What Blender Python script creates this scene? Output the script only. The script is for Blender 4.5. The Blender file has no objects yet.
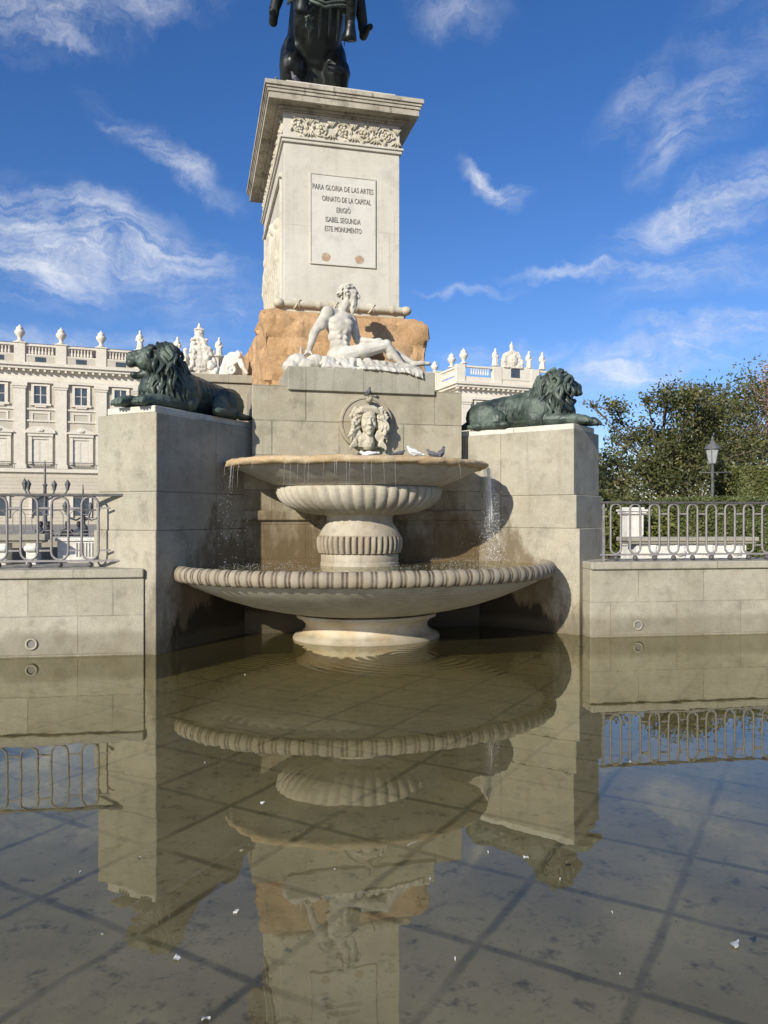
import bpy, bmesh, math, random
import numpy as np
from mathutils import Vector, Matrix, Quaternion, noise as mnoise

random.seed(7)
rng = np.random.default_rng(11)
sc = bpy.context.scene
COL = sc.collection
R = math.radians
T = 1.31                      # metres per unit of the survey sketch
EYE = 1.7
def Z(t): return EYE + t * T  # height of a survey level

# ---------------------------------------------------------------- frames
AX = R(13.9)
O = Vector((-.005 * T, 7.67 * T, 0))
EU = Vector((math.cos(AX), math.sin(AX), 0)); EV = Vector((-math.sin(AX), math.cos(AX), 0))
def L(u, v, z=0): return O + EU * u + EV * v + Vector((0, 0, z))

# ---------------------------------------------------------------- node helpers
class NT:
    def __init__(s, tree): s.t = tree; s.n = tree.nodes; s.l = tree.links
    def new(s, typ, **kw):
        n = s.n.new(typ)
        for k, v in kw.items(): setattr(n, k, v)
        return n
    def link(s, a, b): s.l.new(a, b)
    def setin(s, sock, v):
        if isinstance(v, bpy.types.NodeSocket): s.l.new(v, sock)
        elif v is not None: sock.default_value = v
    def math(s, op, a, b=None, c=None, clamp=False):
        n = s.new('ShaderNodeMath', operation=op); n.use_clamp = clamp
        s.setin(n.inputs[0], a)
        if b is not None: s.setin(n.inputs[1], b)
        if c is not None: s.setin(n.inputs[2], c)
        return n.outputs[0]
    def vmath(s, op, a, b=None, scale=None):
        n = s.new('ShaderNodeVectorMath', operation=op)
        s.setin(n.inputs[0], a)
        if b is not None: s.setin(n.inputs[1], b)
        if scale is not None: s.setin(n.inputs['Scale'], scale)
        return n.outputs['Value'] if op in ('LENGTH', 'DOT_PRODUCT', 'DISTANCE') else n.outputs[0]
    def mix(s, f, a, b, blend='MIX'):
        n = s.new('ShaderNodeMix', data_type='RGBA', blend_type=blend)
        n.clamp_factor = True
        s.setin(n.inputs[0], f); s.setin(n.inputs[6], a); s.setin(n.inputs[7], b)
        return n.outputs[2]
    def ramp(s, v, a, b, lo=0.0, hi=1.0, smooth=True):
        n = s.new('ShaderNodeMapRange'); n.interpolation_type = 'SMOOTHSTEP' if smooth else 'LINEAR'; n.clamp = True
        s.setin(n.inputs[0], v); n.inputs[1].default_value = a; n.inputs[2].default_value = b
        n.inputs[3].default_value = lo; n.inputs[4].default_value = hi
        return n.outputs[0]
    def noise(s, vec, scale, detail=5, rough=.6, dist=0.0, color=False):
        n = s.new('ShaderNodeTexNoise')
        if vec is not None: s.link(vec, n.inputs['Vector'])
        n.inputs['Scale'].default_value = scale; n.inputs['Detail'].default_value = detail
        n.inputs['Roughness'].default_value = rough; n.inputs['Distortion'].default_value = dist
        return n.outputs['Color' if color else 'Fac']
    def mapping(s, vec, scale=(1, 1, 1), loc=(0, 0, 0), rot=(0, 0, 0)):
        n = s.new('ShaderNodeMapping'); s.link(vec, n.inputs[0])
        n.inputs[1].default_value = loc; n.inputs[2].default_value = rot; n.inputs[3].default_value = scale
        return n.outputs[0]

def c4(c): return (c[0], c[1], c[2], 1.0)
def base_mat(name):
    m = bpy.data.materials.new(name); m.use_nodes = True
    t = NT(m.node_tree); b = t.n['Principled BSDF']
    return m, t, b

FCX = L(0, .6 * T)
def stone_mat(name, c1, c2, brick=None, joint=(.16, .14, .10), stain=None, stain_col=(.06, .05, .03), wet=None,
              bump=.25, grain=60.0, rough=.85, blot=1.1, streak=0.0, tint=.12, attr_dirt=None, jw=.012, orange=0.0, speck=.35, mott=.3, slime=0.0):
    c1 = (c1[0], c1[1] * 1.0, c1[2] * .97); c2 = (c2[0], c2[1] * 1.0, c2[2] * .97)
    m, t, b = base_mat(name)
    tc = t.new('ShaderNodeTexCoord'); geo = t.new('ShaderNodeNewGeometry')
    P = tc.outputs['Object']; W = geo.outputs['Position']
    n1 = t.noise(P, blot, 8, .65)
    col = t.mix(t.ramp(n1, .32, .68), c4(c1), c4(c2))
    n2 = t.noise(P, grain, 4, .7)
    g = t.ramp(n2, .25, .75, 1 - speck, 1 + speck, False)
    gr = t.new('ShaderNodeCombineColor')
    for i in range(3): t.link(g, gr.inputs[i])
    col = t.mix(1.0, col, gr.outputs[0], 'MULTIPLY')
    height = t.math('MULTIPLY', n2, .5)
    n3 = t.noise(P, 7.0, 6, .6); n4 = t.noise(P, 2.9, 7, .7)
    col = t.mix(t.ramp(n4, .50, .66, 0, mott), col, c4([x * .62 for x in c2])); col = t.mix(t.ramp(n4, .46, .32, 0, mott), col, c4([min(1, x * 1.16) for x in c1]))
    height = t.math('ADD', height, t.math('MULTIPLY', n3, .8))
    col = t.mix(t.ramp(n3, .5, .75, 0, .3), col, c4([x * .72 for x in c2]))
    if brick:
        uv = t.new('ShaderNodeUVMap')
        bt = t.new('ShaderNodeTexBrick'); bt.offset = brick[4] if len(brick) > 4 else .5
        mp = t.mapping(uv.outputs[0], loc=(brick[2], brick[3], 0))
        t.link(mp, bt.inputs['Vector'])
        bt.inputs['Scale'].default_value = 1.0
        bt.inputs['Mortar Size'].default_value = jw * .5
        bt.inputs['Mortar Smooth'].default_value = .4
        bt.inputs['Brick Width'].default_value = brick[0]; bt.inputs['Row Height'].default_value = brick[1]
        lo = 1 - tint; hi = 1 + tint
        bt.inputs['Color1'].default_value = (lo, lo, lo * .97, 1); bt.inputs['Color2'].default_value = (hi, hi, hi, 1)
        bt.inputs['Mortar'].default_value = (1, 1, 1, 1)
        col = t.mix(1.0, col, bt.outputs['Color'], 'MULTIPLY')
        jn = t.ramp(t.noise(P, 3.0, 3), .3, .6, .25, 1.0)
        jf = t.math('MULTIPLY', bt.outputs['Fac'], jn)
        col = t.mix(t.math('MULTIPLY', jf, .92), col, c4(joint))
        height = t.math('SUBTRACT', height, t.math('MULTIPLY', bt.outputs['Fac'], 2.2))
    sx = t.new('ShaderNodeSeparateXYZ'); t.link(W, sx.inputs[0])
    if stain:                       # algae and soot with a ragged edge, stronger below a height
        z0, z1, k = stain
        ns = t.noise(t.mapping(W, (1.6, 1.6, .55)), 1.6, 7, .7)
        zf = t.ramp(sx.outputs[2], z0, z1, .35, -.25, False)
        f = t.ramp(t.math('ADD', ns, zf), .5, .78, 0, k)
        col = t.mix(f, col, c4(stain_col))
    if streak:
        nn = t.noise(t.mapping(W, (9, 9, .5)), 1.0, 5, .7)
        col = t.mix(t.ramp(nn, .52, .72, 0, streak), col, c4((.13, .11, .08)))
    if orange:
        no = t.noise(W, 2.6, 5, .6)
        col = t.mix(t.ramp(no, .45, .7, 0, orange), col, c4((.42, .25, .10)))
    if slime:                       # black and brown slime where the fountain splashes, also painting shade under the basin
        dd = t.vmath('DISTANCE', t.vmath('MULTIPLY', W, (1, 1, 0)), (FCX.x, FCX.y, 0))
        nr = t.ramp(dd, 2.2, 3.3, .42, -.3, False)
        nz = t.noise(t.mapping(W, (2.6, 2.6, .8)), 1.3, 6, .65)
        zl = t.ramp(sx.outputs[2], .15, 1.3, .32, -.6, False)
        zh = t.ramp(sx.outputs[2], .6, 2.6, .30, -.5, False)
        col = t.mix(t.ramp(t.math('ADD', t.noise(t.mapping(W, (2.2, 2.2, 1.2)), 1.9, 7, .7), t.math('ADD', nr, zh)), .74, 1.0, 0, slime * .8), col, c4((.105, .07, .03)))
        col = t.mix(t.ramp(t.math('ADD', nz, t.math('ADD', nr, zl)), .80, .95, 0, slime), col, c4((.018, .014, .008)))
    if wet:                         # the band soaked by the pool
        z0, k = wet
        nw = t.noise(W, 3.0, 4)
        zz = t.math('ADD', sx.outputs[2], t.math('MULTIPLY', t.math('SUBTRACT', nw, .5), .22))
        f = t.ramp(zz, z0 - .05, z0 + .07, k, 0)
        col = t.mix(f, col, c4((.11, .09, .055)))
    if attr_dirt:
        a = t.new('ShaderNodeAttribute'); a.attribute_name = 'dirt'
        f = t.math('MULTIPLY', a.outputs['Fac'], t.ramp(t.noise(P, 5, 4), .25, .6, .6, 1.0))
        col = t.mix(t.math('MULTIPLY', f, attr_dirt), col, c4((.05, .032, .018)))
    t.link(col, b.inputs['Base Color'])
    b.inputs['Roughness'].default_value = rough
    b.inputs['Specular IOR Level'].default_value = .3
    bp = t.new('ShaderNodeBump'); bp.inputs['Strength'].default_value = bump; bp.inputs['Distance'].default_value = .02
    t.link(height, bp.inputs['Height']); t.link(bp.outputs[0], b.inputs['Normal'])
    return m

def metal_mat(name, c1, c2, rough=.4, metallic=.7, scale=6.0, bump=.1, spec=.5):
    m, t, b = base_mat(name)
    tc = t.new('ShaderNodeTexCoord')
    n1 = t.noise(tc.outputs['Object'], scale, 7, .65)
    t.link(t.mix(t.ramp(n1, .38, .66), c4(c1), c4(c2)), b.inputs['Base Color'])
    b.inputs['Metallic'].default_value = metallic
    t.link(t.ramp(n1, .3, .7, rough - .08, rough + .2), b.inputs['Roughness'])
    b.inputs['Specular IOR Level'].default_value = spec
    bp = t.new('ShaderNodeBump'); bp.inputs['Strength'].default_value = bump; bp.inputs['Distance'].default_value = .01
    t.link(t.noise(tc.outputs['Object'], 30, 4), bp.inputs['Height']); t.link(bp.outputs[0], b.inputs['Normal'])
    return m

def leaf_mat(name, c1, c2, c3, rough=.45, scale=.8, trans=.25):
    m, t, b = base_mat(name)
    tc = t.new('ShaderNodeTexCoord')
    a = t.new('ShaderNodeAttribute'); a.attribute_name = 'leaf'
    n1 = t.noise(tc.outputs['Object'], scale, 4)
    col = t.mix(a.outputs['Fac'], c4(c1), c4(c2))
    col = t.mix(t.ramp(n1, .5, .68), col, c4(c3))
    t.link(col, b.inputs['Base Color'])
    b.inputs['Roughness'].default_value = rough
    tr = t.new('ShaderNodeBsdfTranslucent'); t.link(col, tr.inputs[0])
    mx = t.new('ShaderNodeMixShader'); mx.inputs[0].default_value = trans
    t.link(b.outputs[0], mx.inputs[1]); t.link(tr.outputs[0], mx.inputs[2])
    t.link(mx.outputs[0], t.n['Material Output'].inputs[0])
    return m

def plain_mat(name, c, rough=.7, var=.15, scale=8, metallic=0, bump=0.0):
    m, t, b = base_mat(name)
    tc = t.new('ShaderNodeTexCoord')
    n1 = t.noise(tc.outputs['Object'], scale, 5)
    t.link(t.mix(t.ramp(n1, .3, .7), c4([x * (1 - var) for x in c]), c4([min(1, x * (1 + var)) for x in c])), b.inputs['Base Color'])
    b.inputs['Roughness'].default_value = rough; b.inputs['Metallic'].default_value = metallic
    if bump:
        bp = t.new('ShaderNodeBump'); bp.inputs['Strength'].default_value = bump; bp.inputs['Distance'].default_value = .02
        t.link(n1, bp.inputs['Height']); t.link(bp.outputs[0], b.inputs['Normal'])
    return m

# ---------------------------------------------------------------- mesh builder
class MB:
    def __init__(s): s.v = []; s.f = []
    def add(s, vs, fs):
        o = len(s.v); s.v += [tuple(v) for v in vs]; s.f += [tuple(i + o for i in f) for f in fs]
    def box(s, x0, x1, y0, y1, z0, z1, M=None):
        vs = [(x0, y0, z0), (x1, y0, z0), (x1, y1, z0), (x0, y1, z0), (x0, y0, z1), (x1, y0, z1), (x1, y1, z1), (x0, y1, z1)]
        if M: vs = [M @ Vector(v) for v in vs]
        s.add(vs, [(0, 3, 2, 1), (4, 5, 6, 7), (0, 1, 5, 4), (1, 2, 6, 5), (2, 3, 7, 6), (3, 0, 4, 7)])
        return s
    def lathe(s, prof, n=48, cx=0, cy=0, ky=1.0, cap=True, mod=None):
        """prof: (radius, z); ky squashes y"""
        vs = []; fs = []
        for j, (r, z) in enumerate(prof):
            for i in range(n):
                a = 2 * math.pi * i / n
                rr = r * (mod(a, j) if mod else 1)
                vs.append((cx + rr * math.cos(a), cy + rr * ky * math.sin(a), z))
        m = len(prof)
        for j in range(m - 1):
            for i in range(n):
                i2 = (i + 1) % n
                fs.append((j * n + i, j * n + i2, (j + 1) * n + i2, (j + 1) * n + i))
        if cap:
            fs.append(tuple(range(n - 1, -1, -1))); fs.append(tuple((m - 1) * n + i for i in range(n)))
        s.add(vs, fs); return s
    def tube(s, pts, rad, n=6, cap=True, flat=1.0):
        pts = [Vector(p) for p in pts]; k = len(pts)
        if not hasattr(rad, '__len__'): rad = [rad] * k
        vs = []; fs = []; up = None
        for j in range(k):
            d = (pts[min(j + 1, k - 1)] - pts[max(j - 1, 0)])
            if d.length < 1e-9: d = Vector((0, 0, 1))
            d.normalize()
            if up is None:
                up = Vector((0, 0, 1)) if abs(d.z) < .9 else Vector((1, 0, 0))
            a = d.cross(up)
            if a.length < 1e-6: a = d.orthogonal()
            a.normalize(); b = a.cross(d); b.normalize(); up = b
            for i in range(n):
                w = 2 * math.pi * i / n
                vs.append(pts[j] + a * (rad[j] * math.cos(w)) + b * (rad[j] * flat * math.sin(w)))
        for j in range(k - 1):
            for i in range(n):
                i2 = (i + 1) % n
                fs.append((j * n + i, j * n + i2, (j + 1) * n + i2, (j + 1) * n + i))
        if cap:
            fs.append(tuple(range(n - 1, -1, -1))); fs.append(tuple((k - 1) * n + i for i in range(n)))
        s.add(vs, fs); return s
    def ell(s, c, r, n=12, m=8, M=None):
        if not hasattr(r, '__len__'): r = (r, r, r)
        vs = [Vector((0, 0, -1))]
        for j in range(1, m):
            t = math.pi * j / m - math.pi / 2
            for i in range(n):
                a = 2 * math.pi * i / n
                vs.append(Vector((math.cos(t) * math.cos(a), math.cos(t) * math.sin(a), math.sin(t))))
        vs.append(Vector((0, 0, 1)))
        vs = [Vector((v.x * r[0], v.y * r[1], v.z * r[2])) for v in vs]
        if M: vs = [M @ v for v in vs]
        c = Vector(c); vs = [v + c for v in vs]
        fs = []
        for i in range(n): fs.append((0, 1 + (i + 1) % n, 1 + i))
        for j in range(m - 2):
            for i in range(n):
                a = 1 + j * n + i; b = 1 + j * n + (i + 1) % n
                fs.append((a, b, b + n, a + n))
        L = len(vs) - 1; o = 1 + (m - 2) * n
        for i in range(n): fs.append((L, o + i, o + (i + 1) % n))
        s.add(vs, fs); return s
    def cap(s, p, q, r0, r1=None, n=10):
        if r1 is None: r1 = r0
        s.tube([p, q], [r0, r1], n); s.ell(p, r0, n, 6); s.ell(q, r1, n, 6); return s
    def chain(s, pts, rad, n=10):
        for i in range(len(pts) - 1): s.cap(pts[i], pts[i + 1], rad[i], rad[i + 1], n)
        return s
    def extrude(s, poly, y0, y1):
        """poly in (x,z), extruded along y"""
        n = len(poly)
        vs = [(p[0], y0, p[1]) for p in poly] + [(p[0], y1, p[1]) for p in poly]
        fs = [tuple(range(n)), tuple(range(2 * n - 1, n - 1, -1))]
        for i in range(n):
            j = (i + 1) % n; fs.append((i, n + i, n + j, j))
        s.add(vs, fs); return s
    def mesh(s, name, uv=True, fix=True):
        me = bpy.data.meshes.new(name); me.from_pydata([tuple(v) for v in s.v], [], s.f); me.update()
        if fix:
            bm = bmesh.new(); bm.from_mesh(me); bmesh.ops.recalc_face_normals(bm, faces=bm.faces); bm.to_mesh(me); bm.free()
        if uv: box_uv(me)
        return me
    def build(s, name, mat, parent=None, loc=(0, 0, 0), rot=0, smooth=False, bevel=0, uv=True, angle=40):
        return link(name, s.mesh(name, uv), mat, parent, loc, rot, smooth, bevel, angle)

def box_uv(me):
    uvl = me.uv_layers.new(name='UVMap')
    vs = me.vertices
    for p in me.polygons:
        n = p.normal
        if abs(n.z) > .7: t = None
        else:
            t = Vector((-n.y, n.x, 0)); t.normalize()
            if abs(t.x) > abs(t.y):
                if t.x < 0: t = -t
            elif t.y < 0: t = -t
        for li in p.loop_indices:
            c = vs[me.loops[li].vertex_index].co
            uvl.data[li].uv = (c.x, c.y) if t is None else (c.dot(t), c.z)

def link(name, me, mat, parent=None, loc=(0, 0, 0), rot=0, smooth=False, bevel=0, angle=40):
    o = bpy.data.objects.new(name, me)
    if mat is not None: me.materials.append(mat)
    COL.objects.link(o)
    o.location = loc; o.rotation_euler = (0, 0, rot) if not hasattr(rot, '__len__') else rot
    if parent: o.parent = parent
    if smooth:
        for p in me.polygons: p.use_smooth = True
        if smooth == 'auto':
            me.set_sharp_from_angle(angle=R(angle))
    if bevel:
        m = o.modifiers.new('bevel', 'BEVEL'); m.width = bevel; m.segments = 2; m.limit_method = 'ANGLE'; m.angle_limit = R(35)
    return o

def blob(mb, voxel, smooth=4, disp=0.0, dscale=.2, decim=None):
    """fuse overlapping shapes into one continuous skin"""
    me = mb.mesh('tmp', uv=False)
    o = bpy.data.objects.new('tmp', me); COL.objects.link(o)
    r = o.modifiers.new('r', 'REMESH'); r.mode = 'VOXEL'; r.voxel_size = voxel
    if smooth:
        s = o.modifiers.new('s', 'SMOOTH'); s.factor = .5; s.iterations = smooth
    bpy.context.view_layer.update()
    dg = bpy.context.evaluated_depsgraph_get()
    out = bpy.data.meshes.new_from_object(o.evaluated_get(dg))
    bpy.data.objects.remove(o); bpy.data.meshes.remove(me)
    if disp:
        n = len(out.vertices); co = np.empty(n * 3, 'f'); no = np.empty(n * 3, 'f')
        out.vertices.foreach_get('co', co); out.vertices.foreach_get('normal', no)
        co = co.reshape(-1, 3); no = no.reshape(-1, 3)
        for i in range(n):
            p = Vector(co[i]) / dscale
            co[i] += no[i] * (disp * (mnoise.noise(p) + .5 * mnoise.noise(p * 2.1)))
        out.vertices.foreach_set('co', co.ravel()); out.update()
    for p in out.polygons: p.use_smooth = True
    return out

def tag(o, label=None, cat=None, group=None, kind=None):
    if label: o['label'] = label
    if cat: o['category'] = cat
    if group: o['group'] = group
    if kind: o['kind'] = kind
    return o
def thing(name, label, cat, loc=(0, 0, 0), rot=0, group=None):
    o = bpy.data.objects.new(name, None); COL.objects.link(o)
    o.empty_display_size = .2
    o.location = loc; o.rotation_euler = (0, 0, rot)
    return tag(o, label, cat, group)
def copy_tree(o, parent=None):
    c = o.copy(); COL.objects.link(c)
    if parent: c.parent = parent
    for ch in list(o.children): copy_tree(ch, c)
    return c
def attr(me, name, vals):
    a = me.attributes.new(name, 'FLOAT', 'POINT'); a.data.foreach_set('value', np.asarray(vals, 'f'))

# ---------------------------------------------------------------- camera, light, sky
cam = bpy.data.cameras.new('camera'); co = bpy.data.objects.new('camera', cam); COL.objects.link(co)
co.location = (0, 0, EYE); co.rotation_euler = (R(90), 0, 0)
cam.sensor_fit = 'VERTICAL'; cam.sensor_height = 36; cam.lens = 36 * 770 / 1024
cam.shift_y = 3 / 1024
cam.clip_start = .1; cam.clip_end = 4000
sc.camera = co
SUN_AZ = R(31)      # to the left of straight behind the camera
SUN_EL = R(24)
sd = Vector((-math.sin(SUN_AZ) * math.cos(SUN_EL), -math.cos(SUN_AZ) * math.cos(SUN_EL), math.sin(SUN_EL)))
sun = bpy.data.lights.new('sun', 'SUN'); so = bpy.data.objects.new('sun', sun); COL.objects.link(so)
sun.energy = 4.9; sun.angle = R(.5); sun.color = (1.0, .94, .83)
so.rotation_euler = sd.to_track_quat('Z', 'Y').to_euler(); so.location = (0, 0, 50)

w = bpy.data.worlds.new('World'); sc.world = w; w.use_nodes = True
t = NT(w.node_tree); bg = t.n['Background']
sky = t.new('ShaderNodeTexSky'); sky.sky_type = 'NISHITA'; sky.sun_disc = False
sky.sun_elevation = SUN_EL; sky.sun_rotation = math.atan2(sd.x, sd.y)
sky.air_density = 1.0; sky.dust_density = .4; sky.ozone_density = 3.0; sky.altitude = 600
tc = t.new('ShaderNodeTexCoord'); D = tc.outputs['Generated']
sp = t.new('ShaderNodeSeparateXYZ'); t.link(D, sp.inputs[0])
az = t.math('ARCTAN2', sp.outputs[0], sp.outputs[1])
el = t.math('ARCSINE', sp.outputs[2])
cb = t.new('ShaderNodeCombineXYZ'); t.link(az, cb.inputs[0]); t.link(el, cb.inputs[1])
AE = cb.outputs[0]
def px2ae(x, y):
    a = math.atan2((x - 384) / 770, 1); e = math.atan2((515 - y) / 770 * math.cos(a), 1)
    return a, e
warp = t.vmath('SCALE', t.vmath('SUBTRACT', t.noise(AE, 9, 5, .6, color=True), (.5, .5, .5)), scale=.10)
AEw = t.vmath('ADD', AE, warp)
fib = t.noise(t.mapping(AEw, (4.5, 32, 1), rot=(0, 0, R(-12))), 1.0, 8, .68)
puff = t.noise(AEw, 16, 8, .62)
total = None
# x, y, half width, half height, tilt of the streak (deg, up to the right), amount
CL = [(90, 235, 165, 42, -8, .95), (35, 255, 120, 48, 0, .8), (160, 262, 100, 45, -20, .4), (165, 152, 95, 17, -24, .55), (50, 20, 80, 30, 5, .65), (150, 8, 70, 18, 10, .55),
      (492, 185, 45, 13, -20, .85), (690, 125, 75, 36, 25, .42), (640, 95, 60, 26, 25, .28), (715, 205, 120, 30, 16, .72), (620, 275, 110, 10, -6, .7),
      (470, 287, 60, 6, 2, .4), (728, 322, 110, 13, 2, .75), (640, 365, 115, 30, 10, .75), (700, 275, 110, 25, 10, .3), (455, 8, 60, 24, -10, .32),
      (500, 355, 90, 16, 5, .4), (100, 340, 160, 16, 4, .4), (750, 20, 60, 60, 60, .16), (220, 300, 70, 35, 0, .22),
      (-150, 260, 130, 60, 10, .7), (930, 300, 150, 40, 10, .7)]
for x, y, hw, hh, rot, amt in CL:
    a, e = px2ae(x, y)
    v = t.vmath('SUBTRACT', AEw, (a, e, 0))
    vr = t.new('ShaderNodeVectorRotate', rotation_type='Z_AXIS'); t.link(v, vr.inputs['Vector']); vr.inputs['Angle'].default_value = -R(rot)
    d = t.vmath('LENGTH', t.vmath('MULTIPLY', vr.outputs[0], (770 / hw, 770 / hh, 0)))
    f = t.ramp(d, 1.15, .1, 0, amt)
    total = f if total is None else t.math('MAXIMUM', total, f)
tex = t.math('ADD', t.math('MULTIPLY', fib, .70), t.math('MULTIPLY', puff, .30))
dens = t.math('MULTIPLY', total, t.ramp(tex, .36, .66, .04, 1.12))
hs = t.new('ShaderNodeHueSaturation'); hs.inputs['Saturation'].default_value = 1.24; hs.inputs['Value'].default_value = 1.0
t.link(sky.outputs[0], hs.inputs['Color'])
skyc = t.mix(1.0, hs.outputs[0], (.112, .101, .122, 1), 'MULTIPLY')
cl_col = t.mix(t.ramp(puff, .35, .65), (.58, .63, .71, 1), (.80, .82, .85, 1))
out = t.mix(dens, skyc, cl_col)
t.link(out, bg.inputs[0]); bg.inputs[1].default_value = 1.0
# strength of the sky itself is the .118 multiplied in above
sc.view_settings.view_transform = 'Standard'; sc.view_settings.look = 'None'
sc.view_settings.exposure = 0.21; sc.view_settings.gamma = 1.0; sc.view_settings.use_curve_mapping = False
sc.cycles.max_bounces = 8; sc.cycles.transparent_max_bounces = 12
sc.cycles.use_denoising = True

# ---------------------------------------------------------------- materials
GRANITE = stone_mat('granite_blocks', (.40, .37, .30), (.31, .285, .225), brick=(1.9, 5, .2, 2), stain=(0, 1.6, .7), stain_col=(.085, .07, .04), wet=(.16, .3), bump=.3, tint=.04, orange=.06, jw=.014, speck=.22, mott=.55, slime=.92, streak=.22)
BASINWALL = stone_mat('pool_wall_stone', (.41, .38, .305), (.32, .295, .23), brick=(.98, .46, .3, -.02, .42), wet=(.27, .42), bump=.3, tint=.13, joint=(.20, .17, .13), jw=.016, stain=(-.5, .9, .4), stain_col=(.2, .165, .10), orange=.05, speck=.22, mott=.55, streak=.18)
CAPST = stone_mat('coping_stone', (.40, .37, .30), (.33, .305, .245), brick=(1.3, 3, .1, 1), bump=.3, tint=.1, jw=.02, streak=.15, speck=.22, mott=.55)
WALLST = stone_mat('fountain_wall_stone', (.40, .365, .28), (.31, .275, .20), brick=(.98, .5, .33, -.06), stain=(.9, 3.0, .85), stain_col=(.11, .075, .035), wet=(.3, .5), bump=.35, tint=.14, jw=.018, orange=.1, blot=1.6, speck=.22, mott=.55, slime=.92, streak=.22)
PLINTHST = stone_mat('plinth_stone', (.37, .345, .28), (.29, .27, .215), brick=(.85, 2, .4, .5), bump=.25, tint=.08, streak=.4)
SLAB = stone_mat('pale_slab', (.62, .60, .54), (.55, .52, .45), brick=(.95, 3, 0, 1), bump=.15, tint=.04, streak=.15)
PEDST = stone_mat('pedestal_stone', (.58, .545, .475), (.50, .465, .395), bump=.14, blot=.7, brick=(2.4, 1.35, .4, .3), jw=.008, joint=(.36, .32, .25), tint=.03, speck=.12, streak=.12)
CORNST = stone_mat('cornice_stone', (.46, .42, .34), (.33, .29, .23), bump=.25, streak=1.0, speck=.2, mott=.8)
RELIEF = stone_mat('relief_stone', (.56, .52, .42), (.46, .41, .31), bump=.2, speck=.2)
PANEL = stone_mat('inscription_marble', (.60, .575, .51), (.55, .535, .475), bump=.05, speck=.06, blot=2)
LETTER = plain_mat('lead_lettering', (.19, .18, .15), .7)
RUST = plain_mat('rust_stain', (.50, .33, .2), .9, .2, 12)
ROCKM = stone_mat('ochre_rock', (.54, .35, .19), (.40, .245, .12), bump=.9, grain=22, speck=.25, blot=2.2, streak=.3)
MARBLE = stone_mat('white_marble', (.58, .555, .50), (.46, .43, .365), bump=.15, speck=.12, blot=3.0, mott=.5, streak=.12)
MARBLE_W = stone_mat('bright_marble', (.74, .72, .66), (.62, .59, .52), bump=.12, speck=.1, blot=3.0)
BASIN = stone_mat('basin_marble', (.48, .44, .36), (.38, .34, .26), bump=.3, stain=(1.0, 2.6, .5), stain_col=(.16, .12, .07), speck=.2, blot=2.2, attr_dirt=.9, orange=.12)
RIMLIME = stone_mat('limed_rim', (.50, .40, .26), (.44, .32, .18), bump=.6, speck=.25, blot=3, orange=.35, grain=35)
BOWLST = stone_mat('bowl_stone', (.56, .52, .44), (.46, .42, .345), bump=.2, speck=.15, blot=2.2, streak=.35)  # lightened to stand in for light bounced up off the water
BRONZE = metal_mat('bronze_patina', (.030, .042, .034), (.105, .14, .108), .48, .15, 3.2)
BRONZED = metal_mat('dark_bronze', (.006, .007, .007), (.028, .036, .031), .42, .35, 3.0)
IRON = metal_mat('grey_railing_paint', (.20, .185, .175), (.27, .25, .235), .55, .1, 20)
IRONT = metal_mat('dark_handrail_paint', (.07, .065, .06), (.12, .11, .105), .5, .2, 20)
PALST = stone_mat('palace_stone', (.53, .485, .405), (.45, .41, .34), bump=.15, blot=.12, grain=2.5, speck=.07, brick=(2.4, .55, 0, 0), jw=.05, joint=(.42, .37, .3), tint=.03)  # darker than the pilasters, painting shade into the recessed bays
PALW = stone_mat('palace_white_stone', (.70, .65, .56), (.62, .57, .48), bump=.1, blot=.3, grain=4, speck=.1, streak=0)
PALR = stone_mat('palace_rusticated', (.58, .52, .43), (.50, .45, .36), bump=.15, blot=.12, grain=2.5, speck=.07, brick=(40, .62, 0, 0), jw=.10, joint=(.33, .28, .22), tint=.03)
GLASS = plain_mat('window_glass', (.06, .075, .09), .15, .3, 1)
SHUT = plain_mat('pale_shutter', (.58, .54, .47), .6)
ROOFD = plain_mat('dark_roof', (.10, .075, .07), .8)
GREYD = plain_mat('pigeon_slate', (.11, .108, .118), .7, .4, 25)
PWHITE = plain_mat('pigeon_white', (.74, .72, .68), .8, .1, 20)
BARK = stone_mat('bark', (.14, .115, .09), (.09, .07, .05), bump=.6, grain=20)

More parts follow.
